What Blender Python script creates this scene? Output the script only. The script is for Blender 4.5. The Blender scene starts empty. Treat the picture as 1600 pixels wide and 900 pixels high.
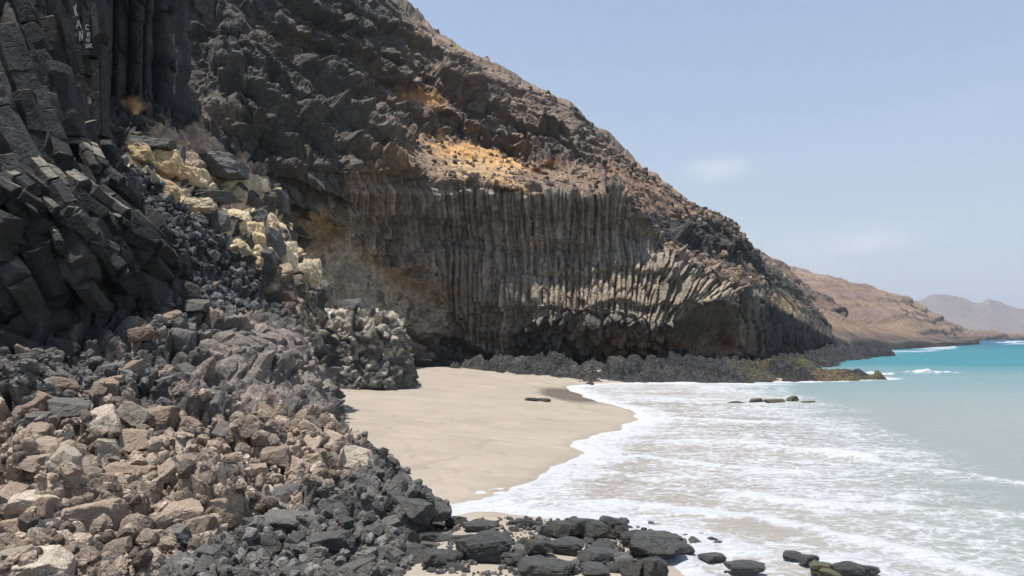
import bpy, math, random
import numpy as np
rng = np.random.default_rng(7); random.seed(7)
C = bpy.context.scene.collection
F = 1155.0; HZ = 528.0; CH = 3.0           # focal length in photo pixels, horizon row, eye height

# ------------------------------------------------------------------ camera, sky, sun, exposure
cam = bpy.data.cameras.new('camera'); co = bpy.data.objects.new('camera', cam); C.objects.link(co)
co.location = (0, 0, CH); co.rotation_euler = (math.radians(90), 0, 0)
cam.sensor_width = 36; cam.lens = 36*F/1600; cam.shift_y = (HZ-450)/1600
cam.clip_start = .1; cam.clip_end = 60000
sc = bpy.context.scene; sc.camera = co
SUN = np.array([-.22, -.07, .97]); SUN /= np.linalg.norm(SUN)
W = bpy.data.worlds.new('World'); sc.world = W; W.use_nodes = True
nt = W.node_tree; nt.nodes.clear()
def N(t, typ, **kw):
    n = t.nodes.new(typ)
    for k, v in kw.items():
        if k.startswith('i_'):
            n.inputs[k[2:].replace('_', ' ')].default_value = v
        else: setattr(n, k, v)
    return n
sky = N(nt, 'ShaderNodeTexSky', sky_type='NISHITA', sun_disc=False)
sky.sun_elevation = math.asin(SUN[2]); sky.sun_rotation = math.atan2(SUN[0], SUN[1])
sky.air_density = 1.0; sky.dust_density = .9; sky.ozone_density = 1.5; sky.altitude = 0
out = N(nt, 'ShaderNodeOutputWorld'); bg = N(nt, 'ShaderNodeBackground'); bg.inputs['Strength'].default_value = .125
geo = N(nt, 'ShaderNodeTexCoord')
def math_(t, op, a, b=None, c=None, clamp=False):
    m = N(t, 'ShaderNodeMath', operation=op, use_clamp=clamp)
    for i, v in enumerate((a, b, c)):
        if v is None: continue
        if isinstance(v, (int, float)): m.inputs[i].default_value = v
        else: t.links.new(v, m.inputs[i])
    return m.outputs[0]
sep = N(nt, 'ShaderNodeSeparateXYZ'); nt.links.new(geo.outputs['Generated'], sep.inputs[0])
az = math_(nt, 'DIVIDE', sep.outputs[0], math_(nt, 'MAXIMUM', sep.outputs[1], .05))
el = math_(nt, 'DIVIDE', sep.outputs[2], math_(nt, 'MAXIMUM', sep.outputs[1], .05))
def cloud(px, py, rx, ry, rot, dens):
    cx, cy = (px-800)/F, (HZ-py)/F
    dx = math_(nt, 'SUBTRACT', az, cx); dy = math_(nt, 'SUBTRACT', el, cy)
    c, s = math.cos(rot), math.sin(rot)
    u = math_(nt, 'DIVIDE', math_(nt, 'ADD', math_(nt, 'MULTIPLY', dx, c), math_(nt, 'MULTIPLY', dy, s)), rx/F)
    v = math_(nt, 'DIVIDE', math_(nt, 'SUBTRACT', math_(nt, 'MULTIPLY', dy, c), math_(nt, 'MULTIPLY', dx, s)), ry/F)
    r = math_(nt, 'ADD', math_(nt, 'MULTIPLY', u, u), math_(nt, 'MULTIPLY', v, v))
    g = math_(nt, 'MULTIPLY', math_(nt, 'POWER', 2.718, math_(nt, 'MULTIPLY', r, -1.0)), dens)
    return g
cl = cloud(1118, 266, 55, 17, .18, 1.7)
for a in ((1330, 378, 95, 24, .1, 1.9), (1200, 400, 200, 45, -.2, .35), (1560, 150, 300, 30, .3, .15), (1400, 420, 200, 30, 0, .35)):
    cl = math_(nt, 'ADD', cl, cloud(*a))
mp = N(nt, 'ShaderNodeMapping'); mp.inputs['Scale'].default_value = (9, 9, 26)
nz = N(nt, 'ShaderNodeTexNoise', i_Scale=1.3, i_Detail=7.0, i_Roughness=.6)
nt.links.new(geo.outputs['Generated'], mp.inputs[0]); nt.links.new(mp.outputs[0], nz.inputs['Vector'])
wisp = math_(nt, 'MULTIPLY', cl, math_(nt, 'MULTIPLY', math_(nt, 'SUBTRACT', nz.outputs[0], .3), 1.3, clamp=True), clamp=True)
mx = N(nt, 'ShaderNodeMix', data_type='RGBA'); nt.links.new(wisp, mx.inputs['Factor'])
hz = N(nt, 'ShaderNodeMix', data_type='RGBA'); nt.links.new(sky.outputs[0], hz.inputs[6]); hz.inputs[7].default_value = (2.78, 3.12, 3.34, 1)
hf = math_(nt, 'MULTIPLY', math_(nt, 'POWER', 2.718, math_(nt, 'MULTIPLY', math_(nt, 'ABSOLUTE', sep.outputs[2]), -3.2)), .9); nt.links.new(hf, hz.inputs['Factor'])
nt.links.new(hz.outputs[2], mx.inputs[6]); mx.inputs[7].default_value = (5.0, 5.1, 5.2, 1)
nt.links.new(mx.outputs[2], bg.inputs['Color']); nt.links.new(bg.outputs[0], out.inputs[0])
sl = bpy.data.lights.new('sun', 'SUN'); sl.energy = 5.0; sl.angle = math.radians(.53); sl.color = (1, .965, .91)
so = bpy.data.objects.new('sun', sl); C.objects.link(so)
from mathutils import Vector, Matrix, Euler
so.rotation_euler = Vector(SUN).to_track_quat('Z', 'Y').to_euler()
sc.view_settings.view_transform = 'Standard'; sc.view_settings.look = 'None'
sc.view_settings.exposure = 0.5; sc.view_settings.gamma = 1
sc.render.engine = 'CYCLES'; sc.cycles.max_bounces = 6; sc.cycles.diffuse_bounces = 3; sc.cycles.volume_bounces = 0
sc.cycles.volume_step_rate = 1; sc.cycles.use_denoising = True; sc.cycles.denoiser = 'OPENIMAGEDENOISE'; sc.cycles.denoising_input_passes = 'RGB_ALBEDO_NORMAL'; sc.cycles.denoising_prefilter = 'ACCURATE'

# ------------------------------------------------------------------ noise
M32 = np.uint32(0xffffffff)
def h3(ix, iy, iz, seed=0):
    with np.errstate(over='ignore'):
        h = ix.astype(np.int64).astype(np.uint32)*np.uint32(374761393) + iy.astype(np.int64).astype(np.uint32)*np.uint32(668265263) \
            + iz.astype(np.int64).astype(np.uint32)*np.uint32(2147483647) + np.uint32((seed*1274126177+12345) & 0xffffffff)
        h = (h ^ (h >> np.uint32(13)))*np.uint32(1274126177); h = (h ^ (h >> np.uint32(16)))*np.uint32(2246822519)
        return h ^ (h >> np.uint32(15))
def r01(h): return h.astype(np.float64)/4294967295.0
def rehash(h, k):
    with np.errstate(over='ignore'):
        g = (h + np.uint32((k*2654435761) & 0xffffffff)); g = (g ^ (g >> np.uint32(15)))*np.uint32(2246822519)
        g = (g ^ (g >> np.uint32(13)))*np.uint32(3266489917)
        return r01(g ^ (g >> np.uint32(16)))
def vnoise(p, seed=0):
    i = np.floor(p).astype(np.int64); f = p-i; f = f*f*f*(f*(f*6-15)+10); r = 0
    for dx in (0, 1):
        for dy in (0, 1):
            for dz in (0, 1):
                w = (f[:, 0] if dx else 1-f[:, 0])*(f[:, 1] if dy else 1-f[:, 1])*(f[:, 2] if dz else 1-f[:, 2])
                r = r + w*r01(h3(i[:, 0]+dx, i[:, 1]+dy, i[:, 2]+dz, seed))
    return r*2-1
def fbm(p, octv=4, seed=0, gain=.5, lac=2.03):
    a, s, r = 1.0, 0.0, 0
    for o in range(octv):
        r = r + a*vnoise(p, seed+o*17); s += a; a *= gain; p = p*lac+3.7
    return r/s
def ridged(p, octv=4, seed=0):
    a, r, s = 1.0, 0, 0
    for o in range(octv):
        r = r + a*(1-np.abs(vnoise(p, seed+o*31))*1.6); s += a; a *= .5; p = p*2.1+1.3
    return r/s
def voro(q, seed=0, jit=.9):
    n = len(q); i0 = np.floor(q).astype(np.int64)
    f1 = np.full(n, 9.); f2 = np.full(n, 9.); cid = np.zeros(n, np.uint32); off = np.zeros((n, 3))
    for dx in (-1, 0, 1):
        for dy in (-1, 0, 1):
            for dz in (-1, 0, 1):
                ix, iy, iz = i0[:, 0]+dx, i0[:, 1]+dy, i0[:, 2]+dz
                h = h3(ix, iy, iz, seed)
                c = np.stack([ix+.5+(rehash(h, 1)-.5)*jit, iy+.5+(rehash(h, 2)-.5)*jit, iz+.5+(rehash(h, 3)-.5)*jit], 1)
                d = q-c; dd = np.sqrt((d*d).sum(1))
                nr = dd < f1
                f2 = np.where(nr, f1, np.minimum(f2, dd))
                off[nr] = d[nr]; cid[nr] = h[nr]; f1 = np.where(nr, dd, f1)
    return f1, f2, cid, off
def sst(a, b, x):
    t = np.clip((x-a)/(b-a), 0, 1); return t*t*(3-2*t)
def blocks(p, size, seed=0, amp=1., tilt=1.0, crack=.25, M=None, cw=.12, warp=.15):
    q = p/size
    if M is not None: q = q@M
    if warp: q = q + warp*np.stack([vnoise(q*1.7, seed+5), vnoise(q*1.7, seed+6), vnoise(q*1.7, seed+7)], 1)
    f1, f2, cid, off = voro(q, seed)
    t = np.stack([rehash(cid, 4), rehash(cid, 5), rehash(cid, 6)], 1)*2-1
    h = (rehash(cid, 7)-.5) + tilt*(off*t).sum(1)
    e = 1-sst(0, cw, f2-f1)
    return size*(amp*(h+.25)*(1-e)-crack*e), cid, e
def polymask(px, py, poly, feather=10, wob=0, seed=0, P=None, ws=.05):
    x = px; y = py
    if wob:
        q = np.stack([px*ws, py*ws, px*0], 1); x = px+wob*fbm(q, 4, seed+1); y = py+wob*fbm(q+9.1, 4, seed+2)
    ins = np.zeros(len(x), bool); d = np.full(len(x), 1e9); n = len(poly)
    for i in range(n):
        x0, y0 = poly[i]; x1, y1 = poly[(i+1) % n]
        if y0 != y1:
            c = ((y0 > y) != (y1 > y)) & (x < (x1-x0)*(y-y0)/(y1-y0)+x0); ins ^= c
        t = np.clip(((x-x0)*(x1-x0)+(y-y0)*(y1-y0))/((x1-x0)**2+(y1-y0)**2+1e-9), 0, 1)
        d = np.minimum(d, np.hypot(x-x0-t*(x1-x0), y-y0-t*(y1-y0)))
    return sst(-feather, feather, np.where(ins, d, -d))
def polydist(x, y, poly, closed=True):
    ins = np.zeros(len(x), bool); d = np.full(len(x), 1e9); n = len(poly)
    for i in range(n if closed else n-1):
        x0, y0 = poly[i]; x1, y1 = poly[(i+1) % n]
        if y0 != y1:
            c = ((y0 > y) != (y1 > y)) & (x < (x1-x0)*(y-y0)/(y1-y0)+x0); ins ^= c
        t = np.clip(((x-x0)*(x1-x0)+(y-y0)*(y1-y0))/((x1-x0)**2+(y1-y0)**2+1e-9), 0, 1)
        d = np.minimum(d, np.hypot(x-x0-t*(x1-x0), y-y0-t*(y1-y0)))
    return np.where(ins, -d, d) if closed else d

# ------------------------------------------------------------------ tagging and mesh building
def tag(o, label=None, cat=None, group=None, kind=None):
    for k, v in (('label', label), ('category', cat), ('group', group), ('kind', kind)):
        if v: o[k] = v
    return o
def mesh_obj(name, V, faces, mat, col=None, parent=None, smooth=False, link=True, extra=None):
    me = bpy.data.meshes.new(name); V = np.asarray(V, np.float32); faces = np.asarray(faces, np.int32)
    nf, k = faces.shape
    me.vertices.add(len(V)); me.vertices.foreach_set('co', V.ravel())
    me.loops.add(nf*k); me.loops.foreach_set('vertex_index', faces.ravel())
    me.polygons.add(nf); me.polygons.foreach_set('loop_start', np.arange(nf, dtype=np.int32)*k)
    try: me.polygons.foreach_set('loop_total', np.full(nf, k, np.int32))
    except Exception: pass
    me.polygons.foreach_set('use_smooth', np.full(nf, smooth, bool))
    if col is not None:
        a = me.color_attributes.new('tint', 'FLOAT_COLOR', 'POINT')
        c4 = np.ones((len(V), 4), np.float32); c4[:, :col.shape[1]] = col; a.data.foreach_set('color', c4.ravel())
    for nm, arr in (extra or {}).items():
        a = me.attributes.new(nm, 'FLOAT', 'POINT'); a.data.foreach_set('value', arr.astype(np.float32))
    me.update(); me.validate(); me.materials.append(mat)
    o = bpy.data.objects.new(name, me)
    if link: C.objects.link(o)
    if parent: o.parent = parent
    return o
def gridfaces(nu, nv):
    i = np.arange((nv-1)*(nu-1)); r, c = i//(nu-1), i % (nu-1); a = r*nu+c
    return np.stack([a, a+1, a+nu+1, a+nu], 1)

# ------------------------------------------------------------------ materials
def rock_material(name, bump=.5, scale=9., rough=.92, contrast=.35, base=None, varobj=0., spec=.25, speck=0., toplit=None, fine=4.5, crk=0., crs=.35):
    m = bpy.data.materials.new(name); m.use_nodes = True; t = m.node_tree; t.nodes.clear()
    o = N(t, 'ShaderNodeOutputMaterial'); b = N(t, 'ShaderNodeBsdfPrincipled'); t.links.new(b.outputs[0], o.inputs[0])
    b.inputs['Roughness'].default_value = rough; b.inputs['Specular IOR Level'].default_value = spec
    tc = N(t, 'ShaderNodeTexCoord')
    n1 = N(t, 'ShaderNodeTexNoise', i_Scale=scale, i_Detail=9.0, i_Roughness=.68)
    n2 = N(t, 'ShaderNodeTexNoise', i_Scale=scale*.23, i_Detail=4.0, i_Roughness=.6)
    vn = N(t, 'ShaderNodeTexVoronoi', i_Scale=scale*2.2, feature='F1')
    for n in (n1, n2, vn): t.links.new(tc.outputs['Object'], n.inputs['Vector'])
    if base is None:
        at = N(t, 'ShaderNodeAttribute', attribute_name='tint'); colr = at.outputs['Color']
    else:
        rg = N(t, 'ShaderNodeRGB'); rg.outputs[0].default_value = (*base, 1); colr = rg.outputs[0]
    f = math_(t, 'MULTIPLY_ADD', math_(t, 'SUBTRACT', n1.outputs[0], .5), contrast*3.2, 1.0)
    f = math_(t, 'ADD', f, math_(t, 'MULTIPLY', math_(t, 'SUBTRACT', n2.outputs[0], .5), contrast*1.8))
    if speck: 
        f = math_(t, 'ADD', f, math_(t, 'MULTIPLY', math_(t, 'SUBTRACT', vn.outputs['Distance'], .4), speck))
    if varobj:
        oi = N(t, 'ShaderNodeObjectInfo')
        f = math_(t, 'MULTIPLY', f, math_(t, 'MULTIPLY_ADD', math_(t, 'SUBTRACT', oi.outputs['Random'], .5), varobj*2, 1.0))
    n3 = N(t, 'ShaderNodeTexNoise', i_Scale=scale*fine, i_Detail=6.0, i_Roughness=.7); t.links.new(tc.outputs['Object'], n3.inputs['Vector'])
    f = math_(t, 'ADD', f, math_(t, 'MULTIPLY', math_(t, 'SUBTRACT', n3.outputs[0], .5), contrast*3.4))
    f = math_(t, 'MAXIMUM', f, .15)
    vm = N(t, 'ShaderNodeVectorMath', operation='SCALE'); t.links.new(colr, vm.inputs[0]); t.links.new(f, vm.inputs['Scale'])
    t.links.new(vm.outputs[0], b.inputs['Base Color'])
    if toplit:  # sunlit tops painted in: paler colour mixed onto up-facing faces
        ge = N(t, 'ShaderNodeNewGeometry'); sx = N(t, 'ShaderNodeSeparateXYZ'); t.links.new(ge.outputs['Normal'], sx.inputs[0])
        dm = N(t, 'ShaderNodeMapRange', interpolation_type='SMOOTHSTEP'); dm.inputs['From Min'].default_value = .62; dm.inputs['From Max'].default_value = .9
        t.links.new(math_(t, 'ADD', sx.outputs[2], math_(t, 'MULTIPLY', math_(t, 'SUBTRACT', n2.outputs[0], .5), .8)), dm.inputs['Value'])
        mm = N(t, 'ShaderNodeMix', data_type='RGBA'); t.links.new(math_(t, 'MULTIPLY', dm.outputs[0], .8), mm.inputs['Factor']); t.links.new(vm.outputs[0], mm.inputs[6]); mm.inputs[7].default_value = (*toplit, 1); t.links.new(mm.outputs[2], b.inputs['Base Color'])
    bp = N(t, 'ShaderNodeBump'); bp.inputs['Strength'].default_value = bump; bp.inputs['Distance'].default_value = .6/scale
    ckh = None
    if crk:
        for q_, sc2 in ((1., scale*crs), (.7, scale*crs*2.7)):
            cv = N(t, 'ShaderNodeTexVoronoi', feature='DISTANCE_TO_EDGE', i_Scale=sc2); va = N(t, 'ShaderNodeVectorMath', operation='MULTIPLY_ADD')
            t.links.new(n2.outputs['Color'], va.inputs[0]); va.inputs[1].default_value = (1.4/sc2,)*3; t.links.new(tc.outputs['Object'], va.inputs[2]); t.links.new(va.outputs[0], cv.inputs['Vector'])
            e_ = math_(t, 'MULTIPLY', math_(t, 'SUBTRACT', 1.0, math_(t, 'MULTIPLY', cv.outputs['Distance'], 22.0, clamp=True), clamp=True), crk*q_)
            ckh = e_ if ckh is None else math_(t, 'MAXIMUM', ckh, e_)
    hh = math_(t, 'ADD', math_(t, 'ADD', n1.outputs[0], math_(t, 'MULTIPLY', vn.outputs['Distance'], .35)), math_(t, 'MULTIPLY', n3.outputs[0], .13))
    if ckh is not None: hh = math_(t, 'SUBTRACT', hh, ckh)
    t.links.new(hh, bp.inputs['Height']); t.links.new(bp.outputs[0], b.inputs['Normal'])
    return m
M_far = rock_material('far_hill_rock', .3, .15, contrast=.2)
M_cliff = rock_material('cliff_rock', .6, 1.8, contrast=.5, crk=.9, crs=.45)
M_near = rock_material('near_basalt', .6, 8., contrast=.5, speck=.4, crk=1., crs=.45)
M_shelf = rock_material('wet_shelf_rock', 1., 3., rough=.6, contrast=.6, spec=.5, crk=1., crs=.5)

# ------------------------------------------------------------------ surface nets from control rows
def W3(px, py, Y): return ((px-800)*Y/F, Y, CH+(HZ-py)*Y/F)
def Z3(px, z, Y): return ((px-800)*Y/F, Y, z)
def cr(Pts, t):                                    # Catmull-Rom along axis 0 at parameter t (float station index)
    n = len(Pts); i = np.clip(np.floor(t).astype(int), 0, n-2); f = (t-i)
    sh = (-1,)+(1,)*(Pts.ndim-1); f = f.reshape(sh)
    P0, P1, P2, P3 = Pts[np.clip(i-1, 0, n-1)], Pts[i], Pts[i+1], Pts[np.clip(i+2, 0, n-1)]
    T = .4
    m1, m2 = (P2-P0)*T, (P3-P1)*T
    return (2*f**3-3*f**2+1)*P1+(f**3-2*f**2+f)*m1+(-2*f**3+3*f**2)*P2+(f**3-f**2)*m2
def scr(P): return np.stack([800+F*P[..., 0]/np.maximum(P[..., 1], 1), HZ-F*(P[..., 2]-CH)/np.maximum(P[..., 1], 1)], -1)
def net(rows, step, mins=3):
    A = np.array(rows, float)                      # rows x stations x 3
    S = scr(A); S = np.clip(S, [-150, -150], [1750, 1050])
    dv = np.linalg.norm(np.diff(S, axis=0), axis=2); dv = np.percentile(dv, 75, axis=1)
    du = np.linalg.norm(np.diff(S, axis=1), axis=2); du = np.percentile(du, 75, axis=0)
    tv = np.concatenate([[0]]+[i+np.arange(1, max(mins, int(d/step))+1)/max(mins, int(d/step)) for i, d in enumerate(dv)])
    tu = np.concatenate([[0]]+[i+np.arange(1, max(mins, int(d/step))+1)/max(mins, int(d/step)) for i, d in enumerate(du)])
    G = cr(A, tv); G = np.swapaxes(cr(np.swapaxes(G, 0, 1), tu), 0, 1)
    nv, nu = G.shape[:2]
    gu = np.gradient(G, axis=1); gv = np.gradient(G, axis=0); n = np.cross(gu, gv)
    n /= np.linalg.norm(n, axis=2, keepdims=True)+1e-9
    S = scr(G)
    return G.reshape(-1, 3), n.reshape(-1, 3), S[..., 0].ravel(), S[..., 1].ravel(), nu, nv
def gnormals(P, nu, nv):
    G = P.reshape(nv, nu, 3); n = np.cross(np.gradient(G, axis=1), np.gradient(G, axis=0))
    n /= np.linalg.norm(n, axis=2, keepdims=True)+1e-9; return n.reshape(-1, 3)
def blur(P, nu, nv, it=1, k=.5):
    G = P.reshape(nv, nu, 3).copy()
    for _ in range(it):
        for ax in (0, 1):
            A = np.concatenate([G.take([0], ax), G, G.take([-1], ax)], ax); n_ = G.shape[ax]
            G = G*(1-k)+k*.5*(A.take(range(0, n_), ax)+A.take(range(2, n_+2), ax))
    return G.reshape(-1, 3)
def mixc(c, col, w):
    return c*(1-w[:, None])+np.array(col)[None]*w[:, None]

# ------------------------------------------------------------------ shoreline, sand
def pz(px, py): Y = CH*F/(py-HZ); return ((px-800)*Y/F, Y)
shore = [(6, -60), (3.2, 0), (2.6, 5), pz(1100, 925), pz(1050, 880), pz(1000, 850), pz(900, 815), pz(800, 803), pz(716, 797), pz(735, 783),
         pz(800, 770), pz(840, 745), pz(880, 722), pz(917, 712), pz(905, 700), pz(893, 690), pz(955, 676), pz(1000, 657), pz(1003, 646), pz(960, 634), pz(925, 624), pz(890, 610),
         pz(885, 604), pz(925, 601), pz(1000, 598), pz(1120, 597), pz(1250, 596), pz(1372, 591), pz(1330, 586), pz(1270, 576), pz(1300, 566), pz(1370, 556), pz(1440, 550), pz(1490, 544),
         (250, 420), (520, 800), (1500, 2200), (4200, 5500)]
sea_poly = shore+[(40000, 9000), (40000, -60)]
def sand_z(x, y):
    d = polydist(x, y, sea_poly)
    q = np.stack([x*.25, y*.25, x*0], 1)
    d = d+np.where(np.abs(d) < 14, .35*fbm(q*3, 3, 3), 0)*sst(8, 14, y)
    z = np.where(d > 0, 1.35*(1-np.exp(-np.maximum(d, 0)*.075)), np.maximum(d*.07, -1.5))
    z = z-.42*sst(-.3, -2.6, x)*(1-sst(11, 14, y))
    return z, d
def sand():
    nu, nv = 620, 560
    v = np.linspace(0, 1, nv)**1.0; Y = 5*(120/5)**v
    u = np.linspace(0, 1, nu)
    X = np.stack([(-12-Y*.75)*(1-a)+(10+Y*.8)*a for a in u], 1); YY = np.repeat(Y[:, None], nu, 1)
    x, y = X.ravel(), YY.ravel(); z, d = sand_z(x, y)
    q = np.stack([x, y, x*0], 1)
    z = z+.02*fbm(q*.6, 4, 11)+.006*fbm(q*np.array([1.5, 6, 1]), 3, 12)
    # footprints trail
    fp = np.zeros(len(x)); R = np.random.default_rng(3)
    for k in range(170):
        cx, cy = (R.uniform(-6.5, -1.2), R.uniform(19, 38))
        if R.random() < .3: cx, cy = R.uniform(-3, 0), R.uniform(14, 20)
        a = R.uniform(0, 3); c, s = math.cos(a), math.sin(a); dx, dy = x-cx, y-cy
        r = ((dx*c+dy*s)/.16)**2+((dy*c-dx*s)/.09)**2
        fp = np.maximum(fp, np.exp(-r)); z = z+.012*np.exp(-(np.sqrt(r)-1.7)**2*4)
    z = z-.08*fp
    wet = (1-sst(.1, .45, d))
    lane = np.exp(-((x-3.0)/2.4)**2-((y-38)/8)**2); wet = np.maximum(wet, sst(.3, .8, lane)*(1-sst(2.0, 2.8, d)))
    
    wr = np.exp(-((d-2.3-.5*fbm(q*.35, 3, 13))/.13)**2)*sst(-.1, .3, fbm(q*1.7, 4, 14))*sst(13, 15, y)
    var = 1-.16*wr+.13*fbm(q*.8, 5, 8)+.10*fbm(q*np.array([.7, 4, 1]), 3, 9)
    col = np.array([.285, .245, .192])[None]*var[:, None]
    col = col*(1-(.12+.28*sst(.3, .8, lane))[:, None]*wet[:, None])
    return mesh_obj('sand_beach', np.stack([x, y, z], 1), gridfaces(nu, nv), M_sand, col, smooth=True, extra={'wet': wet*(.3+.7*sst(.3, .8, lane))})
m = bpy.data.materials.new('beach_sand'); m.use_nodes = True; t = m.node_tree; b = t.nodes['Principled BSDF']; M_sand = m
at = N(t, 'ShaderNodeAttribute', attribute_name='tint'); wt = N(t, 'ShaderNodeAttribute', attribute_name='wet')
tc = N(t, 'ShaderNodeTexCoord'); n1 = N(t, 'ShaderNodeTexNoise', i_Scale=60., i_Detail=5.0); n2 = N(t, 'ShaderNodeTexNoise', i_Scale=3., i_Detail=8.0, i_Roughness=.65)
mpp = N(t, 'ShaderNodeMapping'); mpp.inputs['Scale'].default_value = (.6, 2.2, 1)
t.links.new(tc.outputs['Object'], n1.inputs['Vector']); t.links.new(tc.outputs['Object'], mpp.inputs[0]); t.links.new(mpp.outputs[0], n2.inputs['Vector'])
f = math_(t, 'ADD', math_(t, 'MULTIPLY_ADD', n1.outputs[0], .35, .83), math_(t, 'MULTIPLY', math_(t, 'SUBTRACT', n2.outputs[0], .5), .35))
vm = N(t, 'ShaderNodeVectorMath', operation='SCALE'); t.links.new(at.outputs['Color'], vm.inputs[0]); t.links.new(f, vm.inputs['Scale']); t.links.new(vm.outputs[0], b.inputs['Base Color'])
t.links.new(math_(t, 'MULTIPLY_ADD', wt.outputs['Fac'], -.7, .95), b.inputs['Roughness'])
bp = N(t, 'ShaderNodeBump'); bp.inputs['Strength'].default_value = .6; bp.inputs['Distance'].default_value = .03; t.links.new(n2.outputs[0], bp.inputs['Height']); t.links.new(bp.outputs[0], b.inputs['Normal'])
tag(sand(), 'pale sand of the small cove between the rocks', 'beach', kind='structure')

# ------------------------------------------------------------------ sea
def sea():
    nu, nv = 760, 820
    Y = 3*(14000/3)**(np.linspace(0, 1, nv)**1.25)
    u = np.linspace(0, 1, nu)
    X = np.stack([(-3-Y*.12)*(1-a)+(8+Y*.95)*a for a in u], 1); YY = np.repeat(Y[:, None], nu, 1)
    x, y = X.ravel(), YY.ravel(); zs, ds = sand_z(x, y); d = -ds          # metres out from the edge
    q = np.stack([x, y, x*0], 1)
    amp = np.clip(d/6, 0.05, 1)
    near = 1-sst(60, 400, y)
    swell = np.sin((y*.9+x*.10+1.6*fbm(q*.12, 2, 40))*.62)
    z = amp*(.05*swell*near+.045*fbm(q*np.array([.55, 1.8, 1]), 4, 41)*near+.12*fbm(q*np.array([.10, .35, 1]), 4, 42)*sst(25, 80, y))
    z += .5*ridged(q*np.array([.012, .05, 1]), 3, 43)*sst(150, 600, y)*.3
    # a thin rolling lip along the swash edge
    z += .045*np.exp(-((d-.25)/.16)**2)*sst(0, .1, d)
    cov = np.zeros(len(x))
    lim = 10.0+(y-15)*.25+2.2*fbm(q*.16, 3, 44)
    inside = 1-sst(-3.5, 1.5, x-lim)
    inside *= 1-sst(47, 53, y+1.5*fbm(q*.3, 2, 45))
    cov = .37*inside+.2*inside*fbm(q*.25, 3, 46)
    cov = cov*(1-.28*np.exp(-((x-.2-(y-14)*.18)/2.)**2)*sst(15, 17, y)*(1-sst(20, 26, y)))
    bands = [([pz(722, 795), pz(830, 784), pz(960, 788), pz(1100, 803), pz(1200, 815), pz(1300, 835), pz(1420, 862), pz(1560, 900), pz(1700, 960)], .20, .75),
             ([pz(917, 712), pz(1000, 712), pz(1100, 725), pz(1250, 738)], .22, .5),
             ([pz(1003, 650), pz(1080, 655), pz(1180, 660)], .5, .45), ([pz(1000, 690), pz(1150, 690), pz(1350, 712)], .3, .35),
             ([pz(1130, 770), pz(1270, 790), pz(1420, 800), pz(1600, 812)], .18, .45),
             ([pz(1050, 862), pz(1200, 868), pz(1330, 890), pz(1430, 930)], .35, .6),
             ([pz(925, 601), pz(1000, 599), pz(1120, 599), pz(1200, 602)], 1.2, .5), ([pz(1290, 703), pz(1420, 730), pz(1560, 752), pz(1700, 765)], .3, .4)]
    for pl, w, s in bands:
        dd = polydist(x+.25*fbm(q*1.1, 3, 47), y+.3*fbm(q*.9, 3, 48), pl, closed=False)
        cov = cov+s*np.exp(-(dd/w)**2); z += .05*np.exp(-(dd/(w*1.2))**2)*amp**.3
    # duller gap behind the front band
    gp = polydist(x, y, [pz(850, 803), pz(1000, 822), pz(1120, 820), pz(1280, 830)], closed=False); cov -= .3*np.exp(-(gp/.38)**2)
    # swash edge, white lip
    wl = .22+.16*fbm(q*.7, 2, 49)+.012*np.clip(y-13, 0, 30)
    cov = np.maximum(cov, 1.25*(1-sst(wl*.6, wl*1.5, d))*(1-sst(55, 62, y)))
    cov = np.maximum(cov, .75*(1-sst(.5, 2.2, d))*(1-sst(55, 62, y)))
    cov = np.maximum(cov, .5*(1-sst(.3, 1.6, d))*sst(90, 140, y)*(1-sst(300, 400, y))*sst(-.1, .25, fbm(q*.12, 3, 53)))
    # small breakers further out
    for (bx, by, w, l, h) in ((34.5, 61.5, .55, 3.2, .42), (29.5, 60.5, .4, 2.2, .2), (225, 330, 2, 9, .8), (160, 215, 1.5, 8, .5), (280, 420, 2.5, 10, .8), (330, 480, 3, 14, .9), (420, 640, 3, 14, .8)):
        g = np.exp(-((y-by-.06*(x-bx)+.3*w*fbm(q/w*.5, 2, 50))/w)**2-((x-bx)/l)**2); z += h*g*(1+.5*vnoise(q/w*1.3, 51)); cov = np.maximum(cov, 1.1*sst(.3, .8, g))
    # water colour where the bed drops
    qn = .5*fbm(q*np.array([.05, .16, 1]), 3, 52)
    yy = y*(1+.25*qn)+.35*(x-14)*(y > 5)
    sandy = np.array([.27, .245, .215]); milky = np.array([.215, .238, .222]); greyg = np.array([.155, .215, .22]); teal = np.array([.035, .155, .180]); blue = np.array([.012, .075, .13])
    c = sandy[None]*np.ones((len(x), 1))
    def to(c, k, w): return c*(1-w[:, None])+k[None]*w[:, None]
    c = to(c, milky, sst(-6, -.5, x-lim)); c = to(c, greyg, sst(22, 52, y*(1+.15*qn))*sst(-4, 4, x-lim+2))
    c = to(c, teal, sst(40, 105, y*(1+.3*qn)+.35*(x-25))); c = to(c, blue, sst(90, 420, y*(1+.5*qn)))
    z = np.where(y < 15, np.minimum(z, .10), z)
    return mesh_obj('sea_water', np.stack([x, y, z], 1), gridfaces(nu, nv), M_sea, c, smooth=True, extra={'foam': np.clip(cov, 0, 1.5), 'nearness': 1-sst(16, 70, y)})
m = bpy.data.materials.new('sea_water'); m.use_nodes = True; t = m.node_tree; t.nodes.clear(); M_sea = m
o = N(t, 'ShaderNodeOutputMaterial'); b = N(t, 'ShaderNodeBsdfPrincipled'); fb = N(t, 'ShaderNodeBsdfPrincipled'); ms = N(t, 'ShaderNodeMixShader')
at = N(t, 'ShaderNodeAttribute', attribute_name='tint'); fo = N(t, 'ShaderNodeAttribute', attribute_name='foam'); nr = N(t, 'ShaderNodeAttribute', attribute_name='nearness')
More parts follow.
